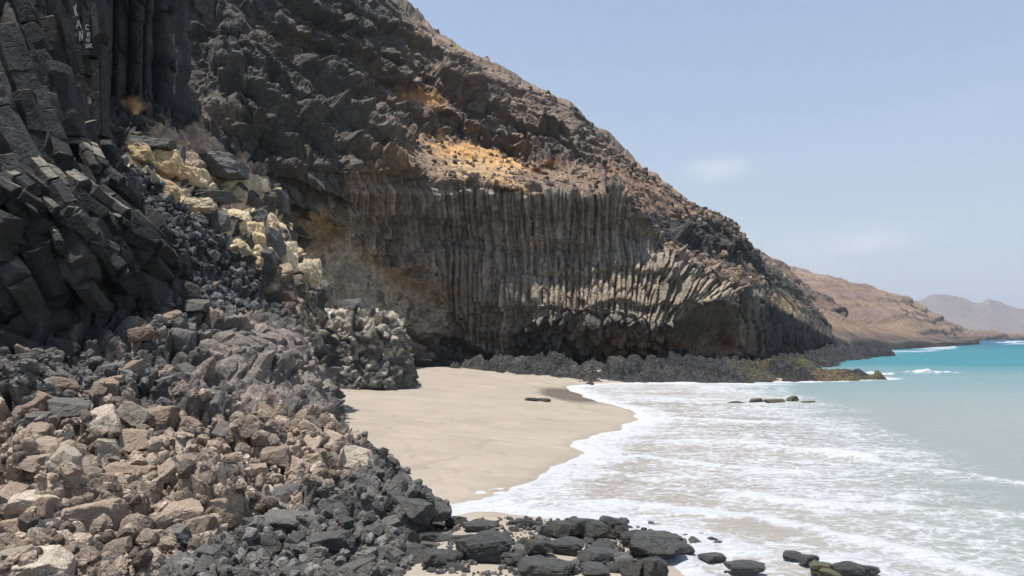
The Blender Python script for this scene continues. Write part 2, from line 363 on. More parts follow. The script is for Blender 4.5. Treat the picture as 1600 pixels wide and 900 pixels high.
t.links.new(at.outputs['Color'], b.inputs['Base Color']); t.links.new(math_(t, 'MULTIPLY_ADD', nr.outputs['Fac'], -.22, .42), b.inputs['Roughness']); b.inputs['IOR'].default_value = 1.33; b.inputs['Specular IOR Level'].default_value = .10
tc = N(t, 'ShaderNodeTexCoord')
def nz_(sx, sy, sc_, det, rg, rot=0, dist=0.):
    mpp = N(t, 'ShaderNodeMapping'); mpp.inputs['Scale'].default_value = (sx, sy, 1); mpp.inputs['Rotation'].default_value = (0, 0, rot)
    n = N(t, 'ShaderNodeTexNoise', i_Scale=sc_, i_Detail=det, i_Roughness=rg, i_Distortion=dist); t.links.new(tc.outputs['Object'], mpp.inputs[0]); t.links.new(mpp.outputs[0], n.inputs['Vector']); return n.outputs[0]
na = nz_(.85, 1.6, 1.25, 9., .68, .12, 1.3); nb = nz_(1.1, 1.7, 3.4, 6., .62, -.2, 1.6); nc = nz_(.45, 1.3, .45, 4., .5, .1, .6)
vo = N(t, 'ShaderNodeTexVoronoi', feature='DISTANCE_TO_EDGE', i_Scale=2.6); mpv = N(t, 'ShaderNodeMapping'); mpv.inputs['Scale'].default_value = (1.1, 1.7, 1)
wn = N(t, 'ShaderNodeTexNoise', i_Scale=2.0, i_Detail=4.0); wadd = N(t, 'ShaderNodeVectorMath', operation='MULTIPLY_ADD'); t.links.new(tc.outputs['Object'], wn.inputs['Vector']); t.links.new(wn.outputs['Color'], wadd.inputs[0]); wadd.inputs[1].default_value = (.9, .9, 0)
t.links.new(tc.outputs['Object'], wadd.inputs[2]); t.links.new(wadd.outputs[0], mpv.inputs[0]); t.links.new(mpv.outputs[0], vo.inputs['Vector'])
lace = math_(t, 'SUBTRACT', 1.0, math_(t, 'MULTIPLY', vo.outputs['Distance'], 7.0, clamp=True), clamp=True)
s = math_(t, 'ADD', math_(t, 'MULTIPLY', math_(t, 'SUBTRACT', na, .5), 2.3), math_(t, 'MULTIPLY', math_(t, 'SUBTRACT', nb, .5), 1.5))
s = math_(t, 'ADD', s, math_(t, 'MULTIPLY', math_(t, 'SUBTRACT', nc, .5), .9)); s = math_(t, 'ADD', s, math_(t, 'MULTIPLY', lace, .42))
s = math_(t, 'ADD', s, fo.outputs['Fac'])
mr = N(t, 'ShaderNodeMapRange', interpolation_type='SMOOTHSTEP'); mr.inputs['From Min'].default_value = .38; mr.inputs['From Max'].default_value = .92; t.links.new(s, mr.inputs['Value'])
mr2 = N(t, 'ShaderNodeMapRange', interpolation_type='SMOOTHSTEP'); mr2.inputs['From Min'].default_value = .10; mr2.inputs['From Max'].default_value = .62; t.links.new(s, mr2.inputs['Value'])
ff = math_(t, 'MULTIPLY', math_(t, 'ADD', math_(t, 'MULTIPLY', mr.outputs[0], .62), math_(t, 'MULTIPLY', mr2.outputs[0], .38)), math_(t, 'MULTIPLY', fo.outputs['Fac'], 5.0, clamp=True))
fb.inputs['Base Color'].default_value = (.50, .515, .54, 1); fb.inputs['Roughness'].default_value = .85
bpn = N(t, 'ShaderNodeBump'); bpn.inputs['Strength'].default_value = .7; bpn.inputs['Distance'].default_value = .12
h1 = nz_(.7, 2.0, 2.2, 7., .62, .1); h2 = nz_(.25, .9, .5, 6., .6, .1)
t.links.new(math_(t, 'ADD', h1, math_(t, 'MULTIPLY', h2, 2.5)), bpn.inputs['Height']); t.links.new(bpn.outputs[0], b.inputs['Normal'])
bpf = N(t, 'ShaderNodeBump'); bpf.inputs['Strength'].default_value = .9; bpf.inputs['Distance'].default_value = .12; t.links.new(math_(t, 'ADD', na, nb), bpf.inputs['Height']); t.links.new(bpf.outputs[0], fb.inputs['Normal'])
t.links.new(ff, ms.inputs[0]); t.links.new(b.outputs[0], ms.inputs[1]); t.links.new(fb.outputs[0], ms.inputs[2]); t.links.new(ms.outputs[0], o.inputs[0])
tag(sea(), 'foamy surf near the sand turning turquoise further out', 'sea', kind='structure')

# ------------------------------------------------------------------ main cliff: columnar wall and hillside above it
def Rw(pxs, pys, Ys): return [W3(a, b_, c) for a, b_, c in zip(pxs, pys, Ys)]
def Rz(pxs, zs, Ys): return [Z3(a, b_, c) for a, b_, c in zip(pxs, zs, Ys)]
PX = [230, 400, 520, 620, 700, 800, 900, 980, 1060, 1125, 1165, 1218, 1300]
rows = [
 Rz(PX, [-.8]*13,                                                     [38, 43, 48, 54, 60, 61.5, 61.5, 61.5, 62.5, 66, 72, 88, 118]),
 Rz(PX, [.9, .9, 1.1, 1.2, 1.2, 1.2, 1.2, 1.2, 1.2, 1.2, 1., .9, .8], [39, 44, 49, 55, 61.5, 62.5, 62, 61.8, 63.2, 68, 72.5, 89, 119]),
 Rw(PX, [520, 520, 520, 520, 528, 540, 548, 552, 550, 540, 545, 540, 542],  [40, 45, 50, 56.5, 63, 62.3, 61.4, 60.8, 62.5, 70.5, 73, 89.5, 119.5]),
 Rw(PX, [470, 470, 470, 480, 490, 496, 498, 506, 508, 500, 508, 518, 535],  [40, 46, 51, 57, 62.4, 60.6, 59.0, 58.3, 59.4, 65.5, 72, 88, 119]),
 Rw(PX, [420, 420, 420, 430, 440, 450, 465, 475, 470, 462, 466, 485, 528],  [40, 46, 52, 58, 62.0, 60.5, 59.1, 58.5, 59.6, 62.5, 70, 88, 120]),
 Rw(PX, [380, 375, 360, 380, 395, 400, 410, 420, 425, 440, 452, 472, 525],  [40, 46, 52.5, 58.5, 61.6, 61.1, 60.4, 59.9, 60.8, 65, 72, 92, 124]),
 Rw(PX, [330, 330, 320, 330, 345, 350, 355, 355, 398, 424, 436, 465, 522],  [41, 45, 51, 57, 61.0, 61.0, 60.9, 61.1, 63, 69, 77, 97, 128]),
 Rw(PX, [290, 280, 270, 272, 292, 291, 309, 310, 386, 412, 426, 459, 519],  [42, 44, 48.5, 55, 59.4, 59.4, 59.6, 60.2, 68, 76, 83, 101, 132]),
 Rw(PX, [250, 225, 225, 252, 270, 282, 291, 303, 370, 400, 416, 455, 517],  [44, 45, 50, 57, 61.5, 62, 62, 63, 72, 80, 87, 104, 134]),
 Rw(PX, [200, 170, 180, 222, 238, 262, 276, 292, 356, 392, 410, 451, 516],  [46, 46.5, 53, 62, 68, 68, 67, 68, 76, 83, 90, 106, 136]),
 Rw(PX, [120, 110, 130, 195, 212, 238, 250, 276, 322, 362, 394, 446, 515],  [47, 48.5, 57, 67, 72, 73, 72, 73, 79, 85, 92, 107, 137]),
 Rw(PX, [40, 50, 95, 150, 160, 185, 205, 264, 318, 354, 388, 434, 514],   [49, 51, 60, 70, 73, 75, 75, 78, 83, 88, 94, 108, 138]),
 Rw(PX, [-60, -30, 30, 80, 115, 155, 188, 258, 312, 350, 385, 428, 513],    [50, 53, 62, 72, 76, 79, 80, 84, 87, 91, 96, 109, 139]),
 Rw(PX, [-180, -110, -35, 12, 72, 128, 182, 252, 308, 347, 382, 424, 512],  [53, 57, 66, 76, 82, 85, 86, 90, 91, 94, 99, 111, 141]),
 Rw(PX, [-300, -190, -75, 3, 67, 124, 181, 250, 307, 347, 382, 423, 512],  [60, 66, 74, 84, 90, 94, 94, 98, 99, 101, 106, 118, 149]),
 Rz(PX, [40, 38, 36, 34, 30, 26, 22, 18, 14, 10, 8, 5, 3],                [80, 86, 94, 104, 110, 114, 114, 118, 119, 121, 126, 138, 169]),
]
def main_cliff():
    P, n, px, py, nu, nv = net(rows, 1.45)
    fw = np.clip(P[:, 1]/62, .6, 2.2)
    # columns
    th = np.arctan2(px-985, np.maximum(600-py, 20)); right = px > 985
    s = np.where(right, 985+195*th, px+ .00025*(px-985)*(py-300)*.6)
    r = np.where(right, 600-np.hypot(px-985, 600-py), py)
    wob = 5*fbm(np.stack([s*.012, r*.010, s*0], 1), 3, 60)+1.6*fbm(np.stack([s*.03, r*.04, s*0], 1), 3, 61)
    s2 = s+wob
    wall = polymask(px, py, [(548, 262), (600, 268), (700, 285), (800, 293), (900, 303), (965, 308), (1000, 345), (1050, 395), (1110, 425), (1150, 450), (1160, 480), (1110, 520), (1060, 560), (800, 575), (740, 540), (690, 470), (600, 412), (545, 375)], 3, 9, 62)
    wall2 = polymask(px, py, [(1148, 455), (1200, 448), (1215, 470), (1300, 510), (1310, 560), (1200, 560), (1150, 555)], 4, 4, 63)
    low = sst(380, 430, py+12*vnoise(np.stack([px*.02, py*.02, px*0], 1), 64)); low *= sst(780, 880, px)
    def cols(w, ln, seed):
        rr = r/ln+ 3.1*rehash(h3(np.floor(s2/w/1.0).astype(np.int64), px*0, px*0, seed), 2)
        q = np.stack([s2/w, rr, s2*0+.5], 1)
        f1, f2, cid, off = voro(q*np.array([1, 1, .0])+np.array([0, 0, .5]), seed, .8); return f1, f2, cid, off
    f1, f2, cid, off = cols(10., 120, 65); g1, g2, gid, goff = cols(9.8, 42, 66)
    prof = -.55*np.clip(np.abs(off[:, 0])*2, 0, 1)**2.2
    hcol = (rehash(cid, 3)-.5)*.42+prof*.6-.22*(1-sst(0, .12, f2-f1))+.10*(rehash(gid, 3)-.5)
    profg = -.55*np.clip(np.abs(goff[:, 0])*2, 0, 1)**4
    saw = (py+9*vnoise(np.stack([px*.05, px*0, px*0], 1), 86)-372)/52; saw = saw-np.floor(saw); hlow = (rehash(gid, 3)-.5)*.45+.6*(saw-.5)+profg*.8-.35*(1-sst(0, .10, g2-g1))+goff[:, 1]*.12+(rehash(cid, 3)-.5)*.55
    colx = s2-off[:, 0]*10.; led = fbm(np.stack([colx*.010, py*.022, colx*0], 1), 3, 87); hcol = hcol-.55*sst(.02, .06, led)-.45*sst(.30, .34, led)+.35*sst(.10, .14, -led)
    scale_h, sid, _ = blocks(P, .85, 67, amp=.9, tilt=1.4, crack=.35)
    endz = polymask(px, py, [(835, 490), (930, 480), (1000, 500), (1060, 505), (1075, 560), (840, 565), (800, 520)], 8, 14, 68)
    hc = hcol*(1-low)+hlow*low
    hc = hc*(1-endz)+scale_h*1.1*endz
    # crags
    q = P*np.array([1, 1, 1.]); Mt = np.array([[1, .3, 0], [-.2, 1, .2], [.3, 0, 1.]])
    b1, id1, e1 = blocks(q, 5.5, 70, amp=.24, tilt=.9, crack=.04, M=Mt); b2, id2, e2 = blocks(q, 1.9, 71, amp=.36, tilt=1.2, crack=.10, M=Mt); b3, id3, e3 = blocks(q, .7, 72, amp=.42, tilt=1.3, crack=.14, cw=.2)
    rid = fbm(q*.22, 4, 73)
    fr = sst(1150, 1230, px); b3 = b3*(1-.9*fr); b2 = b2*(1-.5*fr)
    craggy = b1+b2+b3+1.5*rid*(1-.3*fr)+.35*fbm(q*1.1, 4, 74)
    Ls = (py-.52*(px-600)+14*fbm(np.stack([px*.012, py*.012, px*0], 1), 4, 94))/44.; Ls = Ls-np.floor(Ls); craggy = craggy+1.5*(Ls*(1-sst(.88, 1., Ls))-.4)*sst(330, 480, px)*(1-.5*sst(1100, 1200, px))
    smooth = .35*fbm(q*.5, 5, 75)+b3*.55*sst(.1, .5, fbm(q*.4, 3, 76)+.2)+.25*b2
    tuffh = .9*fbm(q*.45, 5, 77)+.25*fbm(q*2.2, 4, 78)+.25*b3
    scree = polymask(px, py, [(630, 250), (650, 215), (720, 205), (800, 245), (930, 262), (960, 300), (1010, 320), (1060, 330), (1040, 345), (1070, 385), (1150, 400), (1215, 440), (1150, 452), (1100, 425), (1040, 395), (985, 318), (900, 304), (800, 294), (700, 287), (640, 275)], 6, 16, 79)
    slope2 = polymask(px, py, [(945, 240), (1010, 262), (1120, 338), (1060, 340), (1000, 322), (955, 292)], 5, 12, 80)
    slope3 = polymask(px, py, [(612, 140), (700, 150), (690, 172), (630, 160)], 5, 10, 81)
    soft = np.clip(scree+slope2*.8+slope3, 0, 1)
    tuff = polymask(px, py, [(455, 335), (545, 330), (560, 375), (620, 412), (700, 460), (735, 510), (700, 530), (600, 520), (450, 480)], 8, 22, 82)
    cave = polymask(px, py, [(1040, 520), (1075, 490), (1110, 468), (1145, 475), (1160, 560), (1040, 562)], 5, 5, 83)
    wcol = np.clip(wall*(1-cave), 0, 1)
    w2 = wall2
    h = craggy*(1-soft)+smooth*soft
    h = h*(1-tuff)+tuffh*tuff
    h = h*(1-wcol)+hc*1.0*wcol+.35*fbm(q*.18, 3, 84)*wcol
    sW = px+wob*.6; k1, k2, kid, koff = voro(np.stack([sW/6.5, py/42., sW*0+.5], 1)*np.array([1, 1, 0])+np.array([0, 0, .5]), 88, .8); h = h*(1-w2)+((rehash(kid, 3)-.5)*.45-.3*(1-sst(0, .15, k2-k1))+.3*b2)*w2
    h = h*(1-cave)+(.6*fbm(q*.5, 5, 85)+.2*b3)*cave
    h *= np.where(px > 1165, 1-.25*np.clip((px-1165)/50, 0, 1), 1.)
    ridge = np.interp(px, [250, 400, 520, 620, 700, 800, 900, 945, 980, 1060, 1125, 1165, 1218, 1300], [-300, -170, -75, 5, 67, 124, 178, 215, 252, 308, 347, 382, 423, 512]); h *= .42+.58*sst(4, 70, py-ridge)
    back = sst(94, 112, P[:, 1]-np.clip((px-1165)*.5, 0, 60)); h = h*(1-.5*back)
    left = 1-sst(300, 480, px); h += left*0
    h *= np.where(py < 300, np.clip(.75+.25*(py+100)/400, .5, 1), 1)
    P2 = blur(P+n*h[:, None], nu, nv, 1, .25)
    # colour
    v1 = fbm(q*.3, 5, 90); v2 = fbm(q*1.6, 4, 91); v3 = fbm(q*.09, 3, 92)
    c = np.tile(np.array([.105, .092, .08]), (len(P), 1))
    c = c*(1+.35*(rehash(id2, 9)-.5))[:, None]
    up = np.clip(n[:, 2], 0, 1)
    N2 = gnormals(P2, nu, nv)
    toplit = sst(.45, .85, N2[:, 2]+.35*v1)*sst(420, 620, px)  # up-facing ledges mixed to paler brown, sunlit detail put into the colour
    brown = sst(-.25, .35, v3+.6*v1+(px-650)/900)*sst(480, 650, px)
    c = mixc(c, (.14, .108, .084), .8*brown); c = mixc(c, (.27, .195, .14), .75*toplit*brown)
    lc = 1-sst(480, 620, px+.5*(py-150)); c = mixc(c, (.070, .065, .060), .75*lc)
    c = mixc(c, (.215, .150, .105), scree*(.85+.3*v1).clip(0, 1)); c = mixc(c, (.245, .150, .098), slope2*.8); c = mixc(c, (.26, .16, .09), slope3*.8)
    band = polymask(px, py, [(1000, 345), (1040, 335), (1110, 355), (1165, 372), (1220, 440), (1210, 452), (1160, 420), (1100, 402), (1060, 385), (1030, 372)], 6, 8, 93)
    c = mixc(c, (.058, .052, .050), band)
    colc = np.array([.25, .212, .174])[None]*(1+.45*(rehash(cid, 8)-.5)+.30*v1)[:, None]
    lowc = np.array([.285, .235, .175])[None]
    colc = colc*(1-.85*low[:, None])+lowc*(.85*low[:, None])*(1+.3*(rehash(gid, 8)-.5))[:, None]
    colc = colc*(1-.25*sst(.2, .5, v3))[:, None]
    wk = wcol[:, None]; c = c*(1-wk)+colc*wk
    c = mixc(c, (.075, .07, .068), endz*.75)
    c = mixc(c, (.19, .155, .12), w2*(px < 1195)*.8); c = mixc(c, (.085, .07, .06), w2*(px >= 1195)*.8)
    c = c*(1-(w2*(.55*rehash(kid, 5)+.5*(1-sst(0, .12, k2-k1))))[:, None])
    c = mixc(c, (.42, .34, .24), tuff*(.8+.4*v2).clip(0, 1)); c = mixc(c, (.42, .28, .15), tuff*sst(.1, .4, v1)*.55); c = mixc(c, (.13, .11, .09), tuff*sst(.1, .3, v2-.1))
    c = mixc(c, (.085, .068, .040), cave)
    for (x0, y0, rx, ry, rot, cl_, st, sd) in ((745, 243, 78, 15, .22, (.50, .29, .12), 1.0, 1), (755, 268, 52, 16, .18, (.45, .30, .16), .8, 2), (662, 152, 34, 9, .1, (.40, .22, .10), .9, 3), (800, 290, 26, 8, .4, (.46, .30, .15), .8, 4),
                                               (600, 265, 40, 22, -.5, (.20, .13, .07), .7, 5), (345, 180, 48, 26, .3, (.20, .165, .13), .55, 6), (500, 360, 45, 28, 0, (.24, .16, .08), .7, 7), (1230, 478, 25, 8, .5, (.35, .26, .13), .6, 8),
                                               (640, 435, 60, 22, .5, (.26, .155, .07), .6, 9), (430, 70, 60, 25, .1, (.115, .085, .065), .6, 10), (1060, 280, 40, 14, .5, (.30, .16, .09), .6, 11), (705, 450, 30, 12, .5, (.26, .15, .07), .5, 12)):
        cs, sn = math.cos(rot), math.sin(rot); dx, dy = px-x0, py-y0
        rr = ((dx*cs+dy*sn)/rx)**2+((dy*cs-dx*sn)/ry)**2
        w = sst(.15, .6, np.exp(-rr)+.55*v2+.25*v1); w = w*(rr < 3)
        c = mixc(c, cl_, w*st)
    # rusty brown splash zone low on the wall
    tide = sst(.8, 1.6, P[:, 2])*(1-sst(2.6, 4, P[:, 2]+v1))*sst(900, 980, px)*(1-sst(1150, 1200, px)); c = mixc(c, (.21, .13, .09), tide*.8)
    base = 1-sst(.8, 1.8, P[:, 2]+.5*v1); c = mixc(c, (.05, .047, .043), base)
    # salt and bird streaks
    for x0, y0, y1 in ((793, 320, 400), (922, 330, 365), (935, 340, 470)):
        w = np.exp(-((px-x0-3*np.sin(py*.05))/1.6)**2)*((py > y0) & (py < y1)); c = mixc(c, (.42, .39, .34), w*.5)
    c *= (1+.30*v2)[:, None]
    globals()['CL'] = (P2, px, py, N2)
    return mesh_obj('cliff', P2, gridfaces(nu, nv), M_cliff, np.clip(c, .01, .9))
cliff = tag(main_cliff(), 'high dark sea cliff with columnar basalt wall behind the beach', 'cliff', kind='structure')

# ------------------------------------------------------------------ low black rock shelf along the water, far hills
def fan(xl, xr, y0, y1, nu, nv, pw=1.0):
    Y = y0*(y1/y0)**(np.linspace(0, 1, nv)**pw); u = np.linspace(0, 1, nu)
    X = np.stack([xl(Y)*(1-a)+xr(Y)*a for a in u], 1); YY = np.repeat(Y[:, None], nu, 1)
    return X.ravel(), YY.ravel()
def shelf():
    nu, nv = 760, 420
    x, y = fan(lambda Y: -13+0*Y+(Y-44)*.32, lambda Y: 30+(Y-44)*.62, 44, 150, nu, nv)
    poly = [(-9, 58), (-3, 53), (1.5, 51), (4.6, 48.5), pz(925, 600), pz(1000, 598), pz(1120, 598), pz(1200, 597), pz(1300, 596), pz(1374, 591), pz(1335, 586), pz(1240, 582), pz(1200, 578), pz(1295, 575), pz(1300, 569), pz(1320, 563), pz(1350, 560), pz(1365, 558), (66, 128), (68, 140), (45, 142), (24, 92), (20, 72), (-9, 68)]
    q = np.stack([x, y, x*0], 1)
    xx = x+.8*fbm(q*.5, 3, 200); yy = y+1.6*fbm(q*.45, 3, 201)
    d = -polydist(xx, yy, poly)+1.0
    b, id_, e = blocks(q*np.array([1, .7, 1]), 1.5, 202, amp=.3, tilt=1.7, crack=.15, cw=.25); b2, id2, e2 = blocks(q*np.array([.6, 1, 1]), .5, 203, amp=.45, tilt=1.4, crack=.2, cw=.25)
    hill = .75*np.exp(-((x-.5)/4.5)**2-((y-57.5)/5)**2)+.9*np.exp(-((x-13)/5)**2-((y-60)/5)**2)+1.2*np.exp(-((x-60)/18)**2-((y-112)/12)**2)
    low = np.clip((x-20)/8, 0, 1)*(y < 66)
    z = -1.0+1.25*sst(-1, 1.5, d)+(1-.75*low)*(.36*sst(0, 5, d)+hill*sst(-.5, 1.5, d))+(b+b2+.45*fbm(q*.35, 4, 204)+.25*ridged(q*np.array([.5, 1.2, 1]), 3, 205))*sst(-1, 2, d)*(1-.55*low)
    c = np.tile(np.array([.045, .043, .041]), (len(x), 1))*(1+.5*(rehash(id_, 3)-.5)+.4*(rehash(id2, 3)-.5))[:, None]
    v = fbm(q*.35, 4, 206)
    c = mixc(c, (.15, .13, .105), sst(-.1, .4, v+.25*e2)*(1-sst(6, 14, x))*.8)
    ed = sst(.0, .8, d)*(1-sst(3.5, 6, d))
    al = np.clip(sst(12, 22, x)*(y < 62), 0, 1)*sst(-.2, .2, v+.15*(x-20)/6); c = mixc(c, (.16, .105, .045), al*.9); c = mixc(c, (.13, .15, .025), al*sst(.2, .4, fbm(q*.9, 3, 207))*.6)
    al2 = np.clip(sst(20, 26, x)*(y > 64)*(y < 80), 0, 1)*ed*sst(-.1, .2, v); c = mixc(c, (.16, .17, .04), al2*.8)
    c *= .55+.25*al[:, None]
    return mesh_obj('rock_shelf', blur(np.stack([x, y, z], 1), nu, nv, 1, .3), gridfaces(nu, nv), M_shelf, np.clip(c, .01, .9))
tag(shelf(), 'low black rock shelf with brown seaweed at the foot of the cliff', 'rocks', kind='structure')

def hill_net(name, rows, step, amp, sc_, colfn, label, seed, bands=0.):
    P, n, px, py, nu, nv = net(rows, step)
    q = P*sc_
    g = ridged(q*np.array([1.6, .6, .6]), 4, seed)
    h = amp*(1.0*fbm(q*.7, 5, seed+1)+.7*(g-.4))
    if bands:
        zz = P[:, 2]/bands+.6*fbm(q*.3, 3, seed+2); st = zz-np.floor(zz); h = h+amp*.5*(sst(.0, .25, st)-st)
    P2 = P+n*h[:, None]; N2 = gnormals(P2, nu, nv)
    c = colfn(P2, N2, q, px, py, seed)
    return tag(mesh_obj(name, P2, gridfaces(nu, nv), M_far, np.clip(c, .01, .9)), label, 'hill', kind='structure')
def tri(A):
    return A
S1 = [1195, 1225, 1260, 1300, 1345, 1395, 1440, 1485, 1530]
def spur_col(P, N2, q, px, py, sd):
    v = fbm(q*1.5, 5, sd+9); c = np.tile(np.array([.165, .115, .082]), (len(P), 1)); c = mixc(c, (.05, .045, .042), 1-sst(1.5, 5, P[:, 2]+3*v))
    c = mixc(c, (.10, .075, .062), sst(.05, .35, v)*.8); c = mixc(c, (.27, .20, .115), np.exp(-((py-(470+(px-1225)*.42))/9)**2)*(px < 1345)*sst(-.3, .2, v)*.8)
    return c*(1+.3*fbm(q*6, 3, sd+10))[:, None]
hill_net('headland', [Rz(S1, [-2]*9, [112, 120, 128, 140, 158, 182, 215, 262, 330]),
    Rz(S1, [3.5, 3.3, 3., 2.8, 2.4, 2., 1.8, 1.4, .4], [116, 124, 133, 146, 165, 190, 222, 268, 336]),
    Rw(S1, [500, 510, 515, 522, 528, 532, 533, 535, 529], [120, 130, 142, 158, 180, 205, 236, 280, 345]),
    Rw(S1, [452, 468, 485, 500, 512, 521, 527, 531, 528], [132, 145, 162, 180, 205, 230, 258, 300, 360]),
    Rw(S1, [440, 452, 470, 489, 504, 516, 524, 530, 529], [150, 168, 188, 208, 232, 255, 280, 320, 380]),
    Rz(S1, [2]*9, [190, 210, 230, 250, 275, 300, 320, 360, 420])], 1.6, .9, .06, spur_col, 'brown scree headland sloping down to black shore rocks', 300)
S2 = [1150, 1200, 1222, 1245, 1268, 1292, 1320]
def bluff_col(P, N2, q, px, py, sd):
    v = fbm(q*1.5, 5, sd+9); c = np.tile(np.array([.125, .085, .065]), (len(P), 1)); c = mixc(c, (.085, .062, .055), sst(-.1, .2, np.sin(P[:, 2]*.8+2*v)*.4+v)); return c*(1+.3*fbm(q*5, 3, sd+10))[:, None]
hill_net('bluff', [Rw(S2, [500, 500, 500, 505, 510, 515, 520], [215]*7), Rw(S2, [440, 450, 462, 475, 485, 490, 500], [222]*7), Rw(S2, [395, 412, 424, 442, 458, 472, 492], [232]*7),
    Rw(S2, [388, 405, 417, 437, 454, 470, 491], [248]*7), Rw(S2, [420, 430, 440, 455, 470, 480, 500], [300]*7)], 1.6, 2.4, .09, bluff_col, 'reddish banded bluff peeping past the dark cliff', 320, 5.)
S3 = [1150, 1200, 1250, 1300, 1350, 1390, 1420, 1450, 1480, 1520, 1580, 1650]
def brown_col(P, N2, q, px, py, sd):
    v = fbm(q*1.2, 5, sd+9); c = np.tile(np.array([.165, .115, .078]), (len(P), 1)); st = np.sin(P[:, 2]*.33+1.6*fbm(q*.4, 3, sd+8))
    c = mixc(c, (.14, .095, .08), sst(.35, .8, st+v*.9)*.75); c = mixc(c, (.24, .17, .12), sst(.1, .5, -v)*.5); c = mixc(c, (.05, .043, .04), 1-sst(2.5, 6, P[:, 2])); return c*(1+.25*fbm(q*5, 3, sd+10))[:, None]
hill_net('brown_hill', [Rz(S3, [-3]*12, [480, 480, 480, 490, 500, 515, 540, 580, 640, 760, 1000, 1400]),
    Rw(S3, [520, 520, 520, 520, 522, 524, 525, 526, 526, 527, 527, 527.5], [520, 520, 520, 530, 545, 560, 580, 620, 690, 800, 1050, 1440]),
    Rw(S3, [465, 470, 476, 482, 488, 494, 500, 506, 516, 523, 526, 527], [620, 620, 630, 640, 650, 660, 680, 710, 760, 860, 1100, 1480]),
    Rw(S3, [420, 425, 438, 446, 456, 466, 476, 492, 507, 521, 525.5, 527], [760, 760, 760, 760, 760, 760, 770, 790, 830, 920, 1150, 1520]),
    Rw(S3, [405, 414, 427, 436, 449, 461, 467, 486, 504, 520, 525.2, 526.8], [900, 900, 890, 880, 870, 850, 840, 840, 880, 980, 1200, 1560]),
    Rw(S3, [430, 440, 450, 460, 470, 480, 490, 500, 512, 524, 527, 528], [1200, 1200, 1200, 1200, 1150, 1100, 1100, 1100, 1100, 1200, 1400, 1700])], 1.6, 7., .022, brown_col, 'broad brown hill with faint rock bands across the bay', 340, 11.)
S4 = [1340, 1400, 1430, 1445, 1460, 1473, 1487, 1503, 1522, 1534, 1545, 1558, 1575, 1592, 1610, 1640, 1700, 1800]
def mtn_col(P, N2, q, px, py, sd):
    v = fbm(q*1.2, 5, sd+9); c = np.tile(np.array([.15, .115, .10]), (len(P), 1)); return mixc(c, (.12, .09, .08), sst(-.1, .3, v)*.7)
t4 = [480, 474, 470, 466, 462, 461, 464, 467, 474, 474, 469, 474, 481, 484, 486, 492, 498, 505]
hill_net('distant_mountains', [Rz(S4, [-10]*18, [2500]*18), Rw(S4, [522]*18, [2700]*18), Rw(S4, [(a+522)/2+6 for a in t4], [3100]*18), Rw(S4, [a+8 for a in t4], [3400]*18), Rw(S4, t4, [3600]*18), Rw(S4, [a+20 for a in t4], [4300]*18)],
    1.5, 26., .0045, mtn_col, 'hazy grey mauve mountains on the horizon', 360)

